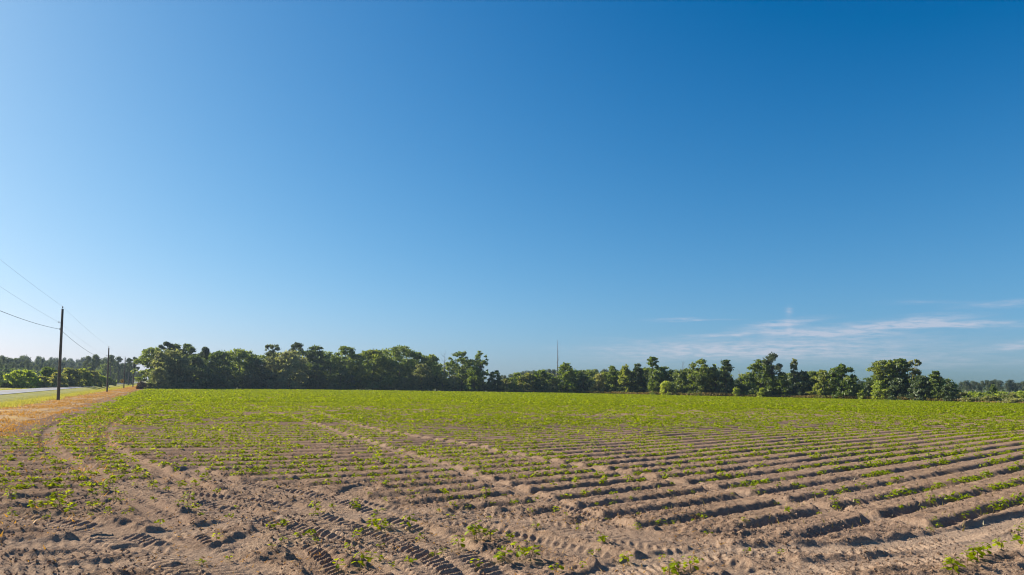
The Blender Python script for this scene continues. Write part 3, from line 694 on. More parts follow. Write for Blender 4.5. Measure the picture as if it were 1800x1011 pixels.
T(OT, 1408, 653, 36, 4, 'dome', 'dark', 'dark low clump behind the thin pale tree', base=.0, nl=24, nleaf=2600)
T(OT, 1446, 650, 34, 3, 'dome', 'oaklight', 'lit leafy tree left of the bushy dome tree', base=.0, nl=28, nleaf=3000, lobe=.15)
T(OT, 1480, 640, 46, 3, 'dome', 'green', 'bushy dome tree left of the wide gap with low yellow bushes', base=.0, nl=38, nleaf=4400, lobe=.14)
T(OT, 1463, 648, 22, 4, 'cone', 'oak', 'pointed tree squeezed between the lit leafy tree and the bushy dome', base=.0, nl=20, nleaf=1700)
T(BT, 1514, 685, 16, 1, 'dome', 'yellow', 'low yellow bush in the wide gap of the row', 'bush', base=.0, nl=12, nleaf=900, ls=.26)
T(BT, 1526, 672, 16, 3, 'dome', 'dark', 'dark bush closing the wide gap on its right', 'bush', base=.0, nl=14, nleaf=1100, ls=.28)
T(OT, 1557, 633, 52, 4, 'vase', 'oaklight', 'large lit tree with spreading tiers right of the wide gap', base=.28, nl=30, nleaf=3400, lobe=.13, gaps=.5)
T(BT, 1547, 668, 30, 1.5, 'dome', 'yellow', 'big yellow green bush under the large lit spreading tree', 'bush', base=.0, nl=24, nleaf=2600, ls=.28)
T(OT, 1583, 631, 46, 6, 'vase', 'oak', 'flat topped spreading tree with sky holes between its limbs', base=.42, nl=22, nleaf=1900, lobe=.12, gaps=.7)
dp = bdepth(1606, 5)
T(ST, 1608, 632, 26, 5, 'vase', 'vine', 'half bare tree with limbs fanning up to the right', base=.42, nl=14, nleaf=620, lobe=.12, gaps=.8, bark='dead', nlimb=14)
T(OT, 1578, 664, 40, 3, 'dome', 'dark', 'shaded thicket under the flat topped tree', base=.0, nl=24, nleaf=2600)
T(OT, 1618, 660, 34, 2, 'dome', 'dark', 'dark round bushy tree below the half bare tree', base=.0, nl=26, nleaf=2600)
T(OT, 1643, 652, 36, 3, 'cone', 'oak', 'leafy tree with a tilted top near the right end of the row', base=.0, nl=28, nleaf=3000, lobe=.14)
T(BT, 1668, 668, 26, 2, 'dome', 'dark', 'last dark bush at the right end of the tree row', 'bush', base=.0, nl=20, nleaf=2000, ls=.28)
T(OT, 1745, 676, 16, 14, 'cone', 'green', 'small lone tree rising from the yellow green hedge', base=.1, nl=14, nleaf=900, ls=.3)
# yellow green hedge bushes at the far right
hb = [(1690, 689, 22, 10, 'olive', 'olive hedge bush beside the last dark bush'), (1708, 688, 22, 22, 'yellow', 'yellow green hedge bush left of the small lone tree'), (1727, 690, 22, 12, 'yellow', 'hedge bush at the foot of the small lone tree'), (1757, 688, 24, 18, 'yellow', 'hedge bush on the right of the small lone tree'),
      (1776, 690, 22, 10, 'olive', 'second last hedge bush at the right edge of the photo'), (1794, 687, 24, 16, 'yellow', 'last hedge bush at the right edge of the photo'), (1741, 696, 24, 4, 'olive', 'low dull hedge bush before the small lone tree'), (1702, 699, 26, 2, 'olive', 'low dull bush in the hedge next to the tree row'), (1780, 700, 30, 2, 'olive', 'low dull bush in front of the last hedge bushes')]
for X, Y, wp, off, lf, lab in hb:
    T('hedge_bush', X, Y, wp, off, 'dome', lf, lab, 'bush', 'bushes of the hedge on the right', base=.0, nl=18, nleaf=1500, ls=.26, lobe=.2, wide=1.3)

# second rank of oaks that closes the skyline between the front crowns
fill = []
for i, (X, Yt) in enumerate(((318, 617), (352, 622), (370, 620), (400, 618), (436, 622), (458, 624), (490, 619), (532, 616), (566, 617), (590, 628), (625, 622), (640, 621), (676, 614), (722, 618), (750, 630), (790, 636), (825, 632))):
    dpf = bdepth(X, 30 + 8 * (i % 3)); fill.append((X, Yt, dpf))
def fill_rank(lst):
    protos = [make_tree('broadleaf_tree', (0, 0, 0), 14, 12, 'oak', lf, 'x', 'tree', None, base=.05, nl=30, lobe=.14, nleaf=4200, ls=.5, seed=70 + k) for k, lf in enumerate(('oak', 'dark', 'oak'))]
    lab = 'dark oak of the second rank, closing gaps between the front crowns of the wood'
    for i, (X, Yt, dpf) in enumerate(lst):
        x, y = place(X, dpf); h = height_at(X, Yt, dpf) + .2; s_ = h / 14
        if i < 3: o = protos[i]; o.location = (x, y, -.2); o.rotation_euler[2] = i; o.scale = (s_, s_, s_); o['label'] = lab; o['group'] = 'oaks of the second rank'
        else: copy_thing(protos[i % 3], (x, y, -.2), i * 1.3, (s_ * 1.1, s_ * 1.1, s_), lab, 'oaks of the second rank')
fill_rank(fill)
def fill_row():
    protos = [make_tree('broadleaf_tree', (0, 0, 0), 9, 9, 'dome', lf, 'x', 'tree', None, base=.0, nl=28, lobe=.15, nleaf=3000, ls=.4, seed=170 + k) for k, lf in enumerate(('green', 'oak', 'oaklight'))]
    lab = 'low tree of the second rank, closing gaps in the thin tree row'
    for i, X in enumerate((908, 940, 963, 1012, 1036, 1064, 1088, 1110, 1134, 1166, 1184, 1214, 1243, 1266, 1318, 1350, 1386, 1420, 1434, 1466, 1496, 1540, 1568, 1596, 1630, 1658)):
        dpf = bdepth(X, 10 + 3 * (i % 3)); Yt = float(np.interp(X, [900, 1000, 1150, 1250, 1400, 1500, 1660], [659, 651, 648, 647, 654, 659, 663])) + (i * 7 % 9) - 4
        x, y = place(X, dpf); s_ = (height_at(X, Yt, dpf) + .2) / 9
        if i < 3: o = protos[i]; o.location = (x, y, -.2); o.scale = (s_, s_, s_); o['label'] = lab; o['group'] = 'low trees behind the thin row'
        else: copy_thing(protos[i % 3], (x, y, -.2), i * 1.3, (s_ * 1.15, s_ * 1.15, s_), lab, 'low trees behind the thin row')
fill_row()

# undergrowth that closes the foot of the wood
def thicket(name, segs, n, zmax, leaf, label, cat, ls=.35, off=(3, 16)):
    P = []
    g = np.random.default_rng(5)
    for (Xa, Xb, hz, share) in segs:
        k = int(n * share); X = g.uniform(Xa, Xb, k); dps = np.array([bdepth(x, 0) for x in np.linspace(Xa, Xb, 40)])
        dd = np.interp(X, np.linspace(Xa, Xb, 40), dps) + g.uniform(*off, k)
        lat = np.array([(ray(x, 676).x / ray(x, 676).y) for x in np.linspace(Xa, Xb, 40)]); lt = np.interp(X, np.linspace(Xa, Xb, 40), lat)
        hh = hz * (.45 + .9 * fbm(lt * dd * .22, dd * .22, 71, 3)); z = hh * np.sqrt(g.random(k))
        P.append(np.stack([lt * dd, dd, z], -1))
    P = np.concatenate(P); V, F = leaf_quads(P, ls)
    o = mesh_np(name, V, F, M[leaf]); tag(o, label, cat, None, 'stuff'); return o
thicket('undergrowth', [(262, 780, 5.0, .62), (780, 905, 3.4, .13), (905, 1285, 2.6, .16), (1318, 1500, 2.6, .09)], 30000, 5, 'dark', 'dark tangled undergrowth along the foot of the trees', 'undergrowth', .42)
thicket('rough_grass', [(905, 1300, 1.0, .35), (1300, 1690, .9, .4), (1690, 1830, .4, .10)], 9000, 1, 'weed', 'dry tall grass along the foot of the low tree row', 'grass', .22, (.2, 3))

def far_pines(spots, protos, label, group):
    for i, (x, y, h, rz, wf) in enumerate(spots):
        src, hs_ = protos[i % len(protos)]
        s = h / hs_
        if i < len(protos):
            src.location = (x, y, -.2); src.rotation_euler[2] = rz; src.scale = (s * wf, s * wf, s); src['label'] = label; src['group'] = group
        else: copy_thing(src, (x, y, -.2), rz, (s * wf, s * wf, s), label, group)

# wood of tall pines on the other side of the road
pp = []
for k in range(5):
    pp.append((make_pine('pine_tree', (0, 0, 0), 16, 4.6, 'x', tufts=22, base=.34, nleaf=1700, ls=.42, seed=300 + k, tr=1.25, flat=.7), 16))
spots = []
for i in range(150):
    X = -40 + 290 * (i + rnd.random()) / 150; row = i % 4
    lat = ray(X, 676).x / ray(X, 676).y; k = lat * VN[0] + VN[1]
    vv = -58 - 11 * row
    dpt = max(190, min(560, vv / k if k < -.02 else 560)) + rnd.uniform(-6, 6)
    if X > 158: dpt = rnd.uniform(330, 480)
    ytop = np.interp(X, [-40, 0, 60, 100, 130, 150, 165, 185, 205, 222, 236, 250], [626, 627, 629, 631, 632, 628, 626, 630, 633, 640, 650, 655]) + rnd.uniform(-4, 9) + (5 if row == 0 else 0)
    x, y = place(X, dpt)
    spots.append((x, y, height_at(X, ytop, dpt) + .2, rnd.uniform(0, 6.28), rnd.uniform(.8, 1.25)))
far_pines(spots, pp, 'tall dark pine in the dense wood across the road', 'pines of the wood across the road')
# single pines that stand out at the end of the road
for X, Y, wp, dpt, lab in ((152, 625, 15, 300, 'dark pine left of the second power pole rising over the wood'), (166, 623, 17, 300, 'round crowned pine right above the roadside bushes by the second pole'), (193, 623, 17, 320, 'pine with layered limbs just behind the second power pole'), (207, 626, 15, 340, 'airy pine between the second and the third power pole'),
                           (226, 629, 12, 300, 'thin pine with a bare stem left of the fourth power pole'), (234, 627, 15, 290, 'tall bare stemmed pine behind the fourth power pole'), (243, 655, 12, 420, 'small distant tree at the vanishing end of the road')):
    PN(X, Y, wp, 0, lab, depth=dpt, tufts=14, base=.45 if X < 220 else .55, nleaf=1000, ls=.45, flat=.4)
# lower broadleaf fringe before the pines, and bushes along the road
for X, Y, wp, dpt, lf, lab in ((155, 645, 40, 330, 'oak', 'rounded tree at the edge of the pine wood, left of the second power pole'), (183, 640, 34, 340, 'oak', 'rounded tree behind the second power pole'), (205, 648, 30, 360, 'oak', 'low rounded tree behind the third power pole'), (222, 660, 20, 380, 'dark', 'low dark tree behind the road sign')):
    T(OT, X, Y, wp, 0, 'dome', lf, lab, depth=dpt, base=0, nl=26, nleaf=2600, ls=.55)
for X, Y, wp, dpt, lf, lab in ((9, 672, 22, 158, 'dark', 'small dark bush at the left edge beyond the road'), (39, 651, 52, 162, 'yellow', 'big round sunlit bush beyond the road'), (72, 662, 26, 165, 'olive', 'low olive bush right of the big round bush'), (84, 645, 32, 176, 'green', 'tall pointed bush left of the nearest power pole'),
                               (100, 655, 26, 170, 'olive', 'reddish olive bush half hidden by the nearest power pole'), (122, 647, 36, 186, 'olive', 'large grey olive bush right of the nearest power pole'), (141, 648, 36, 196, 'oaklight', 'round leafy bush, middle of the roadside clump'), (160, 652, 30, 210, 'olive', 'olive bush near the right end of the roadside clump'), (174, 660, 24, 225, 'yellow', 'last small yellowish bush of the roadside clump'), (188, 664, 22, 262, 'green', 'green bush behind the foot of the second power pole')):
    T(BT, X, Y, wp, 0, 'dome', lf, lab, 'bush', 'bushes beyond the road', depth=dpt, base=.0, nl=44, nleaf=6500, ls=.33, lobe=.15, nlimb=3, trunk_r=.06)
thick = []
g = np.random.default_rng(9)
n = 16000; uu = g.uniform(60, 560, n); vv = -52 - g.uniform(0, 30, n); x_, y_ = uv2xy(uu, vv)
z_ = (3.0 + 5 * fbm(uu * .1, vv * .1, 73, 3)) * np.sqrt(g.random(n))
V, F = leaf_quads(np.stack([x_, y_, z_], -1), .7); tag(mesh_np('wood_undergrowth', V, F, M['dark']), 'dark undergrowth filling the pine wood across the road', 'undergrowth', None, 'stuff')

# distant pine plantation behind the right-hand tree row
pp = []
for k in range(5):
    pp.append((make_pine('plantation_pine', (0, 0, 0), 14, 5.2, 'x', tufts=14, base=.45, nleaf=900, ls=.55, seed=400 + k, bark='dead', trunk_r=.30, tr=1.5, flat=.7, leaf='pine'), 14))
spots = []
for i in range(150):
    X = 880 + 960 * (i + rnd.random()) / 150; dpt = 430 + rnd.uniform(0, 60) - 60 * (X > 1650)
    ytop = np.interp(X, [880, 920, 960, 1040, 1150, 1300, 1420, 1520, 1600, 1680, 1740, 1800, 1840], [658, 655, 651, 650, 656, 665, 668, 667, 671, 672, 670, 671, 671]) + rnd.uniform(-2.5, 4)
    x, y = place(X, dpt); spots.append((x, y, height_at(X, ytop, dpt) + .2, rnd.uniform(0, 6.28), rnd.uniform(.8, 1.3)))
far_pines(spots, pp, 'distant pine with a pale straight stem in the far plantation', 'pines of the far plantation')
n = 9000; X = g.uniform(870, 1850, n); dd = 455 + g.uniform(0, 50, n); lat = np.interp(X, np.linspace(860, 1860, 60), [ray(a, 676).x / ray(a, 676).y for a in np.linspace(860, 1860, 60)])
z_ = (3 + 4.5 * fbm(lat * 60, dd * .02, 74, 3)) * np.sqrt(g.random(n))
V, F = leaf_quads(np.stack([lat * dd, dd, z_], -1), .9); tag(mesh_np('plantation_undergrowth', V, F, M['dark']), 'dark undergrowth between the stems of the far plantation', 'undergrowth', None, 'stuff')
n = 14000; X = g.uniform(1480, 1860, n); dd = g.uniform(200, 420, n); lat = np.interp(X, np.linspace(1470, 1870, 60), [ray(a, 676).x / ray(a, 676).y for a in np.linspace(1470, 1870, 60)])
V, F = leaf_quads(np.stack([lat * dd, dd, 1.5 * g.random(n)], -1), .4); tag(mesh_np('tall_weeds', V, F, M['meadow']), 'bright yellow green weeds on the open land before the far plantation', 'weeds', None, 'stuff')

# ------------------------------------------------------------------ power line
pole_px = [(102, 705, 110.5, 543, 'nearest and tallest wooden power pole, standing on the verge'), (188, 690, 191.3, 611.5, 'second wooden power pole along the road, before the pine wood'), (217.5, 683.3, 220.5, 629, 'third power pole, standing beside the yellow road sign'), (233.5, 681.5, 235, 637, 'farthest power pole, small and thin near the end of the road')]
PTS = []
for i, (X, Y, Xt, Yt, lab) in enumerate(pole_px):
    x, y = ground(X, Y); h = height_at(Xt, Yt, y)
    dt = ray(Xt, Yt); lx = dt.x / dt.y * y - x
    PTS.append((x, y, h, lx * .55, lab))
x1, y1 = PTS[0][:2]
PTS.insert(0, (x1 - UD[0] * 58, y1 - UD[1] * 58, PTS[0][2] * .98, .1, None))
ATT = []
for (x, y, h, lean, lab) in PTS:
    top = Vector((x + lean, y, h)); base = Vector((x, y, 0)); ax = (top - base)
    side = Vector((VN[0], VN[1], 0)) * -1.0
    ATT.append([top + Vector((0, 0, .28)), base + ax * (1 - 1.55 / h) + side * .30, base + ax * (1 - 2.35 / h) + side * .17])
    if lab is None:
        for q, zz in enumerate((11.75, 10.25, 8.0)): ATT[-1][q].z = zz
        continue
    root = empty('power_pole', (x, y, 0)); tag(root, lab, 'power pole', 'wooden power poles along the road')
    mb = MB(); P = [Vector((lean * s, 0, -.4 + (h + .4) * s)) for s in (0, .25, .5, .75, 1)]
    r = .165 if h > 9.5 else .15
    mb.tube(P, [r, r * .94, r * .87, r * .79, r * .7], 12); mb.build('post', M['pole'], root, True)
    loc = Vector((x, y, 0))
    b = MB(); tp_ = top - loc
    b.tube([tp_ - Vector((0.0, 0, .35)) + side * .1, tp_ + side * .06 + Vector((0, 0, .05)), tp_ + Vector((0, 0, .12))], [.02, .02, .02], 6); b.build('top_pin', M['steel'], root)
    ins = MB()
    ins.tube([tp_ + Vector((0, 0, .10)), tp_ + Vector((0, 0, .16)), tp_ + Vector((0, 0, .20)), tp_ + Vector((0, 0, .26)), tp_ + Vector((0, 0, .30))], [.04, .075, .05, .07, .02], 10); ins.build('insulator', M['ceramic'], root, True)
    a = ATT[-1][1] - loc; br = MB(); br.tube([a - side * .30, a], [.03, .025], 6); br.tube([a - Vector((0, 0, .08)), a, a + Vector((0, 0, .08))], [.03, .06, .03], 8); br.build('neutral_bracket', M['steel'], root)
    a = ATT[-1][2] - loc; br = MB(); br.box(tuple(a - side * .03), (.05, .05, .09)); br.build('cable_clamp', M['steel'], root)
for k, (r, mat, sag, lab) in enumerate(((.006, 'wire', .25, 'topmost thin wire running over the pole tops'), (.006, 'wire', .3, 'middle thin wire below the pole tops'), (.018, 'cable', .6, 'lowest and thickest black cable on the poles'))):
    mb = MB(); path = []
    for i in range(len(ATT) - 1):
        a, b = ATT[i][k], ATT[i + 1][k]
        for j in range(18):
            s = j / 18; path.append(a.lerp(b, s) - Vector((0, 0, 4 * sag * s * (1 - s) * (b - a).length ** 2 / 3600)))
    path.append(ATT[-1][k])
    mb.tube(path, [r] * len(path), 5); tag(mb.build('power_line', M[mat]), lab, 'power line', 'wires strung along the power poles')

# ------------------------------------------------------------------ yellow warning sign
sx, sy = ground(214.3, 682.6); zc = height_at(214.3, 670, sy)
root = empty('road_sign', (sx, sy, 0)); tag(root, 'yellow diamond warning sign with black bent arrow beside the third power pole', 'road sign')
root.rotation_euler[2] = math.atan2(-sx, sy) * .0 + math.atan2(sx, -sy) + math.pi if False else math.atan2(sy, sx) - math.pi / 2
p = MB(); p.tube([(0, .04, -.3), (0, .04, zc + .55)], [.04, .04], 8); p.build('post', M['steel'], root)
s = .46 * math.sqrt(2)
f = MB(); V = [(0, 0, zc - s), (s, 0, zc), (0, 0, zc + s), (-s, 0, zc), (0, .012, zc - s), (s, .012, zc), (0, .012, zc + s), (-s, .012, zc)]
f.put(V, [(0, 1, 2, 3), (4, 7, 6, 5), (0, 4, 5, 1), (1, 5, 6, 2), (2, 6, 7, 3), (3, 7, 4, 0)]); face = f.build('face', M['sign'], root)
a = MB()
for (x0, z0, x1_, z1, wd) in ((0.08, -.36, .08, -.05, .06), (.08, -.05, -.1, .14, .06)):
    d = Vector((x1_ - x0, 0, z1 - z0)).normalized(); n_ = Vector((d.z, 0, -d.x)) * wd
    a.put([(x0 + n_.x, -.004, zc + z0 + n_.z), (x0 - n_.x, -.004, zc + z0 - n_.z), (x1_ - n_.x, -.004, zc + z1 - n_.z), (x1_ + n_.x, -.004, zc + z1 + n_.z)], [(0, 1, 2, 3)])
a.put([(-.24, -.004, zc + .30), (-.22, -.004, zc + .04), (.02, -.004, zc + .26)], [(0, 1, 2)]); a.build('arrow', M['black'], root)
bo = MB()
for q in range(4):
    A = [Vector(V[q]), Vector(V[(q + 1) % 4])]; ce = Vector((0, 0, zc))
    bo.put([tuple(ce + (v_ - ce) * k + Vector((0, -.003, 0))) for v_, k in ((A[0], .95), (A[1], .95), (A[1], .90), (A[0], .90))], [(0, 1, 2, 3)])
bo.build('border', M['black'], root)

# ------------------------------------------------------------------ crop plants
LEAF = np.array([(0, 0, 0), (.30, .34, .05), (.42, .78, -.02), (0, 1.0, -.16), (-.42, .78, -.02), (-.30, .34, .05), (0, .5, -.04)])   # broad lobed leaf, folded along the midrib
LFACE = [(0, 1, 6), (1, 2, 6), (2, 3, 6), (3, 4, 6), (4, 5, 6), (5, 0, 6)]
def crop_plant_mesh(g, h, nleaf, ls, spread):
    """leaf verts/faces and stem mesh of one young plant"""
    V = []; F = []; st = MB(); ns = 1
    for s_ in range(ns):
        bx, by = g.uniform(-.06, .06), g.uniform(-.06, .06); hh = h * g.uniform(.7, 1.05)
        tx, ty = bx + g.uniform(-.05, .05), by + g.uniform(-.05, .05)
        st.tube([(bx, by, -.03), ((bx + tx) / 2, (by + ty) / 2, hh * .5), (tx, ty, hh)], [.006, .005, .003], 5)
        for j in range(max(3, nleaf // ns)):
            t_ = g.uniform(.35, 1.0); an = g.uniform(0, 6.283); L = ls * g.uniform(.6, 1.2)
            o = np.array([bx + (tx - bx) * t_, by + (ty - by) * t_, hh * t_]); pl = spread * g.uniform(.3, 1.0) * (1.15 - .5 * t_)
            tip = o + np.array([math.cos(an) * pl, math.sin(an) * pl, pl * g.uniform(.2, .8)])
            st.tube([tuple(o), tuple(tip)], [.0028, .002], 4)
            pit = g.uniform(-.5, .35); rol = g.uniform(-.5, .5)
            c, s = math.cos(an - math.pi / 2), math.sin(an - math.pi / 2)
            Q = LEAF * L
            y = Q[:, 1] * math.cos(pit) - Q[:, 2] * math.sin(pit); z = Q[:, 1] * math.sin(pit) + Q[:, 2] * math.cos(pit); x = Q[:, 0]
            x, z = x * math.cos(rol) + z * math.sin(rol), -x * math.sin(rol) + z * math.cos(rol)
            Q = np.stack([x * c - y * s, x * s + y * c, z], -1) + tip
            n = len(V) * 7; V.append(Q); F.extend([tuple(i + n for i in f) for f in LFACE])
    return np.concatenate(V), np.array(F), st
VAR = []
for k in range(10):
    g = random.Random(900 + k)
    big = k >= 6
    VAR.append(crop_plant_mesh(g, .26 if big else .17, 15 if big else 9, .095 if big else .08, .10 if big else .07))
PROTO = {}
def put_plant(k, x, y, rz, sc, label):
    z = float(relief([x], [y])[0])
    if k not in PROTO:
        V, F, st = VAR[k]
        o = st.build('crop_plant', M['crop_stem']); mesh_np('leaves', V, F, M['crop'], o, smooth=False)
        PROTO[k] = o; tag(o, label, 'crop plant', 'young crop plants nearest the camera')
    else: o = copy_thing(PROTO[k], (0, 0, 0), 0, (1, 1, 1))
    o.location = (x, y, z); o.rotation_euler = (0, 0, rz); o.scale = (sc, sc, sc); o['label'] = label; o['group'] = 'young crop plants nearest the camera'
    return o
# where plants stand: rows, thinning towards the churned headland
def density(x, y):
    q = x / np.maximum(y, 1); r = np.hypot(x, y)
    left = np.interp(y, [9, 13, 16, 20, 27, 36, 60], [.17, .30, .62, .92, 1.0, 1.0, 1.0])
    right = np.interp(y, [9, 13, 17, 22, 28, 38, 55, 90], [.10, .24, .42, .52, .56, .66, .74, .80])
    s = smooth((q + .05) / .35)
    return left * (1 - s) + right * s
NEAR = []; ks = np.arange(-120, 330)
allx = []; ally = []
for k in ks:
    x = np.arange(-190, 190, .20) + rng.uniform(-.07, .07, 1900); y = (k + .07) * SPY + gfun(x)
    ok = (y > 6) & (np.abs(x) < y * .80 + 1) & (np.hypot(x, y) < edge_r(np.arctan2(x, np.maximum(y, .1))) - .6) & (vof(x, y) > V_EDGE + .2)
    x = x[ok]; y = y[ok] + rng.normal(0, .05, ok.sum())
    allx.append(x); ally.append(y)
x = np.concatenate(allx); y = np.concatenate(ally); r = np.hypot(x, y)
pat = fbm(x * .45, y * .45, 81, 3); de = density(x, y) * np.clip((pat - .24) / .24, .25, 1.25)
ex = vof(x, y); de *= smooth((ex - V_EDGE - .2 - 2.2 * fbm(x * .22, y * .22, 82, 3)) / 2.2 + .15)
head = np.interp(x, HEADX, HEADY); de *= np.where(y < head, .55, 1)
# thin out for distance: fewer, larger clumps where single plants cannot be told apart
thin = np.where(r < 55, 1, np.where(r < 100, .8, .45)); 
keep = rng.random(len(x)) < de * thin
_, pale, flt = relief(x[keep], y[keep], True)
x = x[keep]; y = y[keep]; r = r[keep]
kk = rng.random(len(x)) > np.maximum(flt, pale) * np.where(y < 15, .4, .82); x = x[kk]; y = y[kk]; r = r[kk]
x = x + rng.normal(0, .04, len(x)); y = y + rng.normal(0, .05 + .05 * (r > 60), len(r))
order = np.argsort(r); x, y, r = x[order], y[order], r[order]
# clumps the photo shows in the foreground
HAND = [((828, 948), 8, 1.25, 'leafy clump in the middle of the churned foreground'), ((842, 944), 9, 1.3, 'leafy clump in the middle of the churned foreground'), ((856, 946), 7, 1.2, 'leafy clump in the middle of the churned foreground'), ((815, 957), 6, 1.0, 'leafy clump in the middle of the churned foreground'),
        ((905, 980), 9, 1.25, 'tall pair of seedlings in front of the big leafy clump'), ((930, 978), 8, 1.2, 'tall pair of seedlings in front of the big leafy clump'), ((882, 985), 7, 1.0, 'low seedling left of the tall pair'), ((838, 997), 5, 1.1, 'flat seedling on the front lip of a trench'), ((972, 1004), 4, 1.2, 'lone seedling at the bottom below the tall pair'),
        ((1064, 947), 7, .85, 'lone upright seedling between tyre marks right of the tall pair'), ((1098, 980), 8, .9, 'seedling with spread leaves right of the lone upright one'), ((1190, 1005), 8, 1.15, 'leafy clump at the bottom edge right of centre'), ((1180, 1008), 9, 1.0, 'leafy clump at the bottom edge right of centre'), ((1225, 1000), 6, 1.0, 'leafy clump at the bottom edge right of centre'),
        ((1665, 1003), 6, 1.1, 'row end clump at the lower right corner'), ((1680, 1000), 8, 1.1, 'row end clump at the lower right corner'), ((1700, 992), 7, 1.05, 'row end clump at the lower right corner'), ((1712, 985), 6, .9, 'row end clump at the lower right corner'), ((1725, 982), 7, 1.1, 'row end clump at the lower right corner'), ((1740, 976), 6, .9, 'row end clump at the lower right corner'), ((1755, 968), 8, .9, 'row end clump at the lower right corner'), ((1768, 960), 5, 1.0, 'row end clump at the lower right corner'), ((1795, 950), 8, 1.1, 'row end clump at the lower right corner'),
        ((550, 905), 4, 1.0, 'seedling'), ((660, 922), 7, 1.1, 'seedling'), ((672, 925), 6, 1.0, 'seedling'), ((715, 922), 6, 1.1, 'seedling'), ((690, 925), 5, 1.0, 'seedling'), ((535, 940), 4, 1.2, 'seedling'), ((548, 934), 5, 1.1, 'seedling'), ((468, 925), 4, 1.1, 'seedling'), ((492, 918), 5, 1.0, 'seedling'), ((490, 945), 4, 1.0, 'seedling'), ((620, 958), 5, 1.0, 'seedling'), ((592, 997), 5, 1.2, 'seedling'), ((630, 990), 6, 1.0, 'seedling'), ((710, 982), 4, 1.1, 'seedling'), ((740, 942), 4, .8, 'seedling'), ((770, 970), 4, .8, 'seedling'), ((670, 952), 4, .8, 'seedling'), ((560, 895), 6, 1.0, 'seedling'), ((622, 888), 7, 1.1, 'seedling'),
        ((85, 889), 8, 1.1, 'seedling'), ((95, 884), 9, 1.1, 'seedling'), ((75, 893), 7, 1.0, 'seedling'), ((60, 896), 8, 1.0, 'seedling'), ((104, 890), 7, 1.0, 'seedling'), ((130, 897), 6, 1.0, 'seedling'), ((100, 870), 7, 1.0, 'seedling'), ((125, 876), 6, 1.0, 'seedling'), ((158, 893), 7, .9, 'seedling'), ((185, 857), 6, 1.0, 'seedling'), ((178, 860), 7, 1.0, 'seedling'), ((142, 846), 5, 1.0, 'seedling'), ((130, 840), 6, 1.0, 'seedling'), ((40, 823), 8, 1.1, 'seedling'), ((95, 821), 8, 1.1, 'seedling'), ((110, 824), 7, 1.0, 'seedling'), ((32, 868), 7, 1.0, 'seedling'), ((26, 883), 6, 1.0, 'seedling'),
        ((275, 855), 6, 1.0, 'seedling'), ((318, 850), 7, 1.1, 'seedling'), ((338, 852), 6, 1.0, 'seedling'), ((290, 857), 5, .9, 'seedling'), ((378, 860), 5, 1.1, 'seedling'), ((340, 877), 6, 1.0, 'seedling'), ((245, 835), 6, 1.0, 'seedling'), ((200, 845), 6, 1.0, 'seedling'), ((215, 880), 4, .9, 'seedling'), ((280, 918), 5, 1.0, 'seedling'), ((362, 900), 4, .9, 'seedling'), ((382, 945), 5, 1.0, 'seedling'), ((365, 982), 4, 1.0, 'seedling'), ((408, 975), 4, .9, 'seedling')]
hp = [(ground(*px, .05), k, s, lab) for px, k, s, lab in HAND]
left_lab = 'small leafy seedling among tyre marks in the sandy foreground'
def zone_label(px, py):
    return ('seedling in the sandy rows at the left front of the field' if px < -3.5 else 'seedling in the tyre marked sand at the front middle' if px < 2.5 else 'seedling beside a shaded furrow at the right front of the field')
for (gx_, gy_), k, s, lab in hp:
    put_plant(k, gx_, gy_, rnd.uniform(0, 6.28), s * .86, zone_label(gx_, gy_) if lab == 'seedling' else lab)
hx = np.array([h[0][0] for h in hp]); hy = np.array([h[0][1] for h in hp])
extra = []
for (X0, X1, Y0, Y1, n_) in ((0, 230, 815, 905, 26), (150, 400, 830, 900, 14), (430, 900, 880, 1000, 22), (900, 1400, 900, 1005, 12)):
    for _ in range(n_): extra.append((ground(rnd.uniform(X0, X1), rnd.uniform(Y0, Y1)), rnd.choice([0, 1, 2, 3, 4, 5]), rnd.uniform(.45, .95), 'seedling'))
for (gx_, gy_), k, s, lab in extra: put_plant(k, gx_, gy_, rnd.uniform(0, 6.28), s, zone_label(gx_, gy_))
hp += extra
nsingle = 300 - len(hp); inview = np.abs(x) < y * .765
sel = []; rest_m = np.ones(len(x), bool)
for i in range(len(x)):
    if len(sel) >= nsingle: break
    if not inview[i] or y[i] < 9.0: rest_m[i] = False; continue
    if (np.hypot(hx - x[i], hy - y[i]) < .5).any(): rest_m[i] = False; continue
    sel.append(i); rest_m[i] = False
for i in sel:
    put_plant(rnd.choice([0, 1, 2, 3, 4, 5, 6, 7]), float(x[i]), float(y[i]), rnd.uniform(0, 6.28), rnd.uniform(.5, .95), zone_label(x[i], y[i]))
x, y, r = x[rest_m], y[rest_m], r[rest_m]
ok = np.abs(x) < y * .80 + 1; x, y, r = x[ok], y[ok], r[ok]
z = np.zeros(len(x)); nn = r < 95; z[nn] = relief(x[nn], y[nn])
print('crop clumps', len(x), 'singles', len(sel) + len(hp))
def clumps(x, y, z, hgt, spread, n, ls):
    N = len(x); sc = rng.uniform(.6, 1.25, N)
    P = np.stack([np.repeat(x, n), np.repeat(y, n), np.repeat(z, n)], -1); s2 = np.repeat(sc, n)
    a = rng.uniform(0, 6.283, N * n); q = np.sqrt(rng.random(N * n)) * spread * s2
    P[:, 0] += np.cos(a) * q; P[:, 1] += np.sin(a) * q; P[:, 2] += hgt * s2 * (1 - .55 * (q / spread) ** 2) * rng.uniform(.45, 1.0, N * n)
    up = np.zeros((N * n, 3)); up[:, 2] = 1; up[:, 0] = np.cos(a) * .4; up[:, 1] = np.sin(a) * .4
    return leaf_quads(P, ls, up, .6, .8)
VV = []; FF = []; off = 0
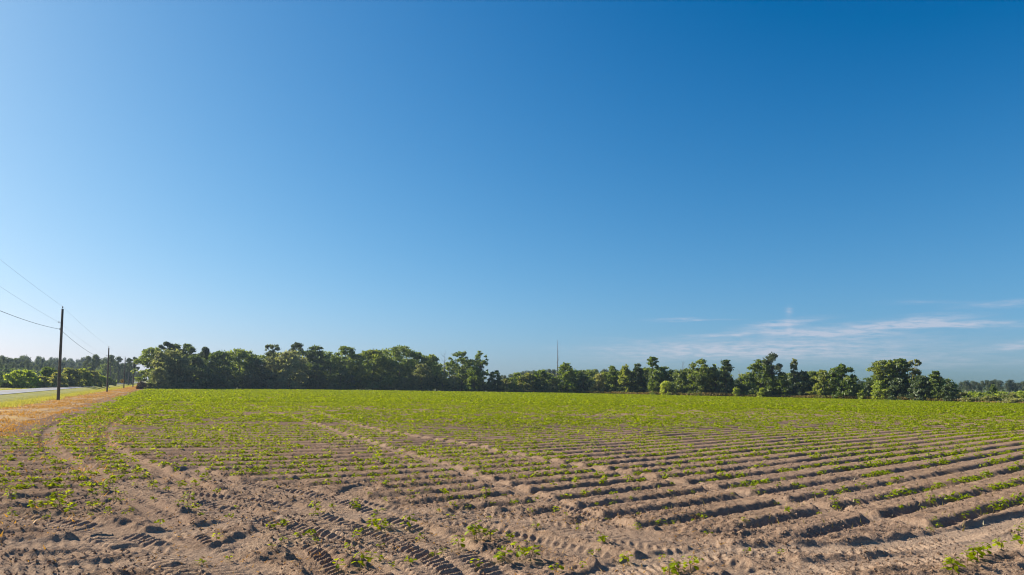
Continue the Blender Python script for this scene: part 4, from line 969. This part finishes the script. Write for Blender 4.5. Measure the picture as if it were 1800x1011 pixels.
for lo, hi, hg, sd, n, ls in ((0, 24, .16, .14, 20, .042), (24, 45, .17, .20, 20, .048), (45, 90, .19, .30, 19, .066), (90, 400, .22, .45, 13, .12)):
    mk = (r >= lo) & (r < hi)
    V, F = clumps(x[mk], y[mk], z[mk], hg, sd, n, ls); VV.append(V); FF.append(F + off); off += len(V)
tag(mesh_np('crop_rows', np.concatenate(VV), np.concatenate(FF), M['crop']), 'green rows of young crop covering the field up to the trees', 'crop', None, 'stuff')

# ------------------------------------------------------------------ verge grass, sprayed-off grass, dry weeds in the rows
def blades(x, y, z, h, wd, lean=.5):
    n = len(x); a = rng.uniform(0, 6.283, n); b = rng.uniform(0, 6.283, n); hh = h * rng.uniform(.5, 1.3, n); wd = wd * rng.uniform(.7, 1.3, n)
    B = np.stack([x, y, z], -1); T_ = B + np.stack([np.cos(b) * hh * lean, np.sin(b) * hh * lean, hh], -1); S = np.stack([np.cos(a), np.sin(a), 0 * a], -1) * wd[:, None]
    V = np.stack([B - S, B + S, T_], 1).reshape(-1, 3); return V, np.arange(3 * n).reshape(-1, 3)
def uvscatter(n, u0, u1, v0, v1, pw=1.6):
    u = u0 + (u1 - u0) * rng.random(n) ** pw; v = rng.uniform(v0, v1, n); return u, v
u, v = uvscatter(130000, 10, 420, V_ROAD0 + .1, V_TURF + 2.2); ed = smooth((V_TURF + 2.2 - v - 2.6 * fbm(u * .25, v * .3, 95, 3)) / 1.2); kp = rng.random(len(u)) < ed; u, v = u[kp], v[kp]
xx, yy = uv2xy(u, v); V, F = blades(xx, yy, np.where(v > V_TURF + .4, deadz(u, v), ditch(u, v)) - .02, (.17 + .16 * fbm(u * .15, v * .3, 96, 3)) * (1 - .85 * smooth((-v - 15.5) / 3)), .035); o = mesh_np('verge_grass', V, F, M['grass']); tag(o, 'green grass growing on the verge between road and poles', 'grass', None, 'stuff')
u, v = uvscatter(36000, 20, 500, -36, V_ROAD1 - .2); xx, yy = uv2xy(u, v); V, F = blades(xx, yy, .12 + rise(u) * smooth((v + 36) / 4) - .1, .26, .05); tag(mesh_np('far_verge_grass', V, F, M['grass']), 'green grass on the far side of the road', 'grass', None, 'stuff')
u, v = uvscatter(90000, 6, 330, V_TURF - 2.4, V_EDGE + 2.6); pt = fbm(u * .35, v * .5, 97, 3); ed = smooth((v - V_TURF + 2.4 - 1.8 * fbm(u * .3, v * .3, 197, 2)) / 1.6) * smooth((V_EDGE + 2.6 - v - 2.2 * fbm(u * .3, v * .3, 198, 2)) / 1.6); kp = rng.random(len(u)) < np.clip((pt - .36) * 5, .06, 1) * ed; u, v = u[kp], v[kp]
xx, yy = uv2xy(u, v); V, F = blades(xx, yy, np.where(v > V_EDGE + .2, relief(xx, yy), np.where(v < V_TURF + .4, np.maximum(ditch(u, v), -.2), deadz(u, v))) - .01, .11, .03, .9); tag(mesh_np('dead_grass', V, F, M['straw']), 'orange dead grass between the crop and the green verge', 'dead grass', None, 'stuff')
# dead weeds creeping into the left of the field and along the right-hand rows
n = 26000; u = rng.uniform(4, 70, n); v = V_EDGE + 6.5 * rng.random(n) ** 2.0; xx, yy = uv2xy(u, v); pt = fbm(xx * .5, yy * .5, 98, 3); kp = rng.random(n) < np.clip((pt - .45) * 4.5, 0, 1) * .8
V, F = blades(xx[kp], yy[kp], relief(xx[kp], yy[kp]) - .01, .09, .02, .9); tag(mesh_np('dead_weeds', V, F, M['straw']), 'brown dead weeds lying over the left margin of the field', 'dead weeds', None, 'stuff')
n = 60000; xx = rng.uniform(0, 120, n); yy = 13 + 150 * rng.random(n) ** 1.3; q = xx / yy; f = phase(xx, yy); f -= np.floor(f); pt = fbm(xx * .12, yy * .12, 99, 3)
kp = (q > .1) & (q < .8) & (rng.random(n) < np.where((f < .22) | (f > .9), .9, .22) * np.clip((pt - .3) * 3, .1, 1) * smooth((q - .1) / .3)) & (np.hypot(xx, yy) < 160)
V, F = blades(xx[kp], yy[kp], relief(xx[kp], yy[kp]) - .01, .12, .014, .5); tag(mesh_np('row_weeds', V, F, M['weed']), 'thin dry grass weeds between the rows at the right', 'weeds', None, 'stuff')
# clods of soil and bits of straw on the churned foreground
def clods(n, rmax, s0, s1, name, label, mat):
    th = rng.uniform(-.72, .72, n); rr = 8.5 + (rmax - 8.5) * rng.random(n) ** 1.3; xx = rr * np.sin(th); yy = rr * np.cos(th); pt = fbm(xx * .7, yy * .7, 101, 3)
    kp = rng.random(n) < np.clip((pt - .42) * 5, .05, 1); xx, yy = xx[kp], yy[kp]; n = len(xx); z = relief(xx, yy)
    O = np.array([(1, 0, 0), (0, 1, 0), (-1, 0, 0), (0, -1, 0), (0, 0, 1), (0, 0, -1)], float)
    s = (s0 + (s1 - s0) * rng.random(n) ** 3)[:, None, None]
    V = O[None] * s * rng.uniform(.6, 1.3, (n, 6, 1)) + rng.normal(0, .15, (n, 6, 3)) * s; V[:, :, 2] *= .75
    a = rng.uniform(0, 6.28, n); c, sn = np.cos(a)[:, None], np.sin(a)[:, None]
    V = np.stack([V[:, :, 0] * c - V[:, :, 1] * sn + xx[:, None], V[:, :, 0] * sn + V[:, :, 1] * c + yy[:, None], V[:, :, 2] + z[:, None] + s[:, :, 0] * .25], -1)
    F = np.array([(0, 1, 4), (1, 2, 4), (2, 3, 4), (3, 0, 4), (1, 0, 5), (2, 1, 5), (3, 2, 5), (0, 3, 5)])
    tag(mesh_np(name, V.reshape(-1, 3), (F[None] + 6 * np.arange(n)[:, None, None]).reshape(-1, 3), M[mat], smooth=False), label, 'soil clods', None, 'stuff')
clods(70000, 30, .006, .034, 'soil_clods', 'loose crumbly clods of sandy soil scattered over the foreground', 'soil')
th = rng.uniform(-.72, .3, 5200); rr = 8.5 + 20 * rng.random(5200) ** 1.4; xx = rr * np.sin(th); yy = rr * np.cos(th); pt = fbm(xx * .6, yy * .6, 103, 3); kp = pt > .5
V, F = blades(xx[kp], yy[kp], relief(xx[kp], yy[kp]) + .005, .035, .012, 2.0); tag(mesh_np('straw_bits', V, F, M['straw']), 'pale bits of straw and dead leaf on the churned soil', 'straw bits', None, 'stuff')

# ------------------------------------------------------------------ haze
HZ_D = 0.00015
mt, t, o = new_mat('haze_air'); pv = t.add('ShaderNodeVolumePrincipled'); pv.inputs['Density'].default_value = HZ_D; pv.inputs['Color'].default_value = (.62, .80, 1.0, 1); pv.inputs['Anisotropy'].default_value = .35
t.link(pv.outputs[0], o.inputs['Volume'])
hb_ = MB(); hb_.box((0, 0, 14.5), (GR + 20, GR + 20, 16.5)); hz = hb_.build('haze', mt); tag(hz, kind='stuff')
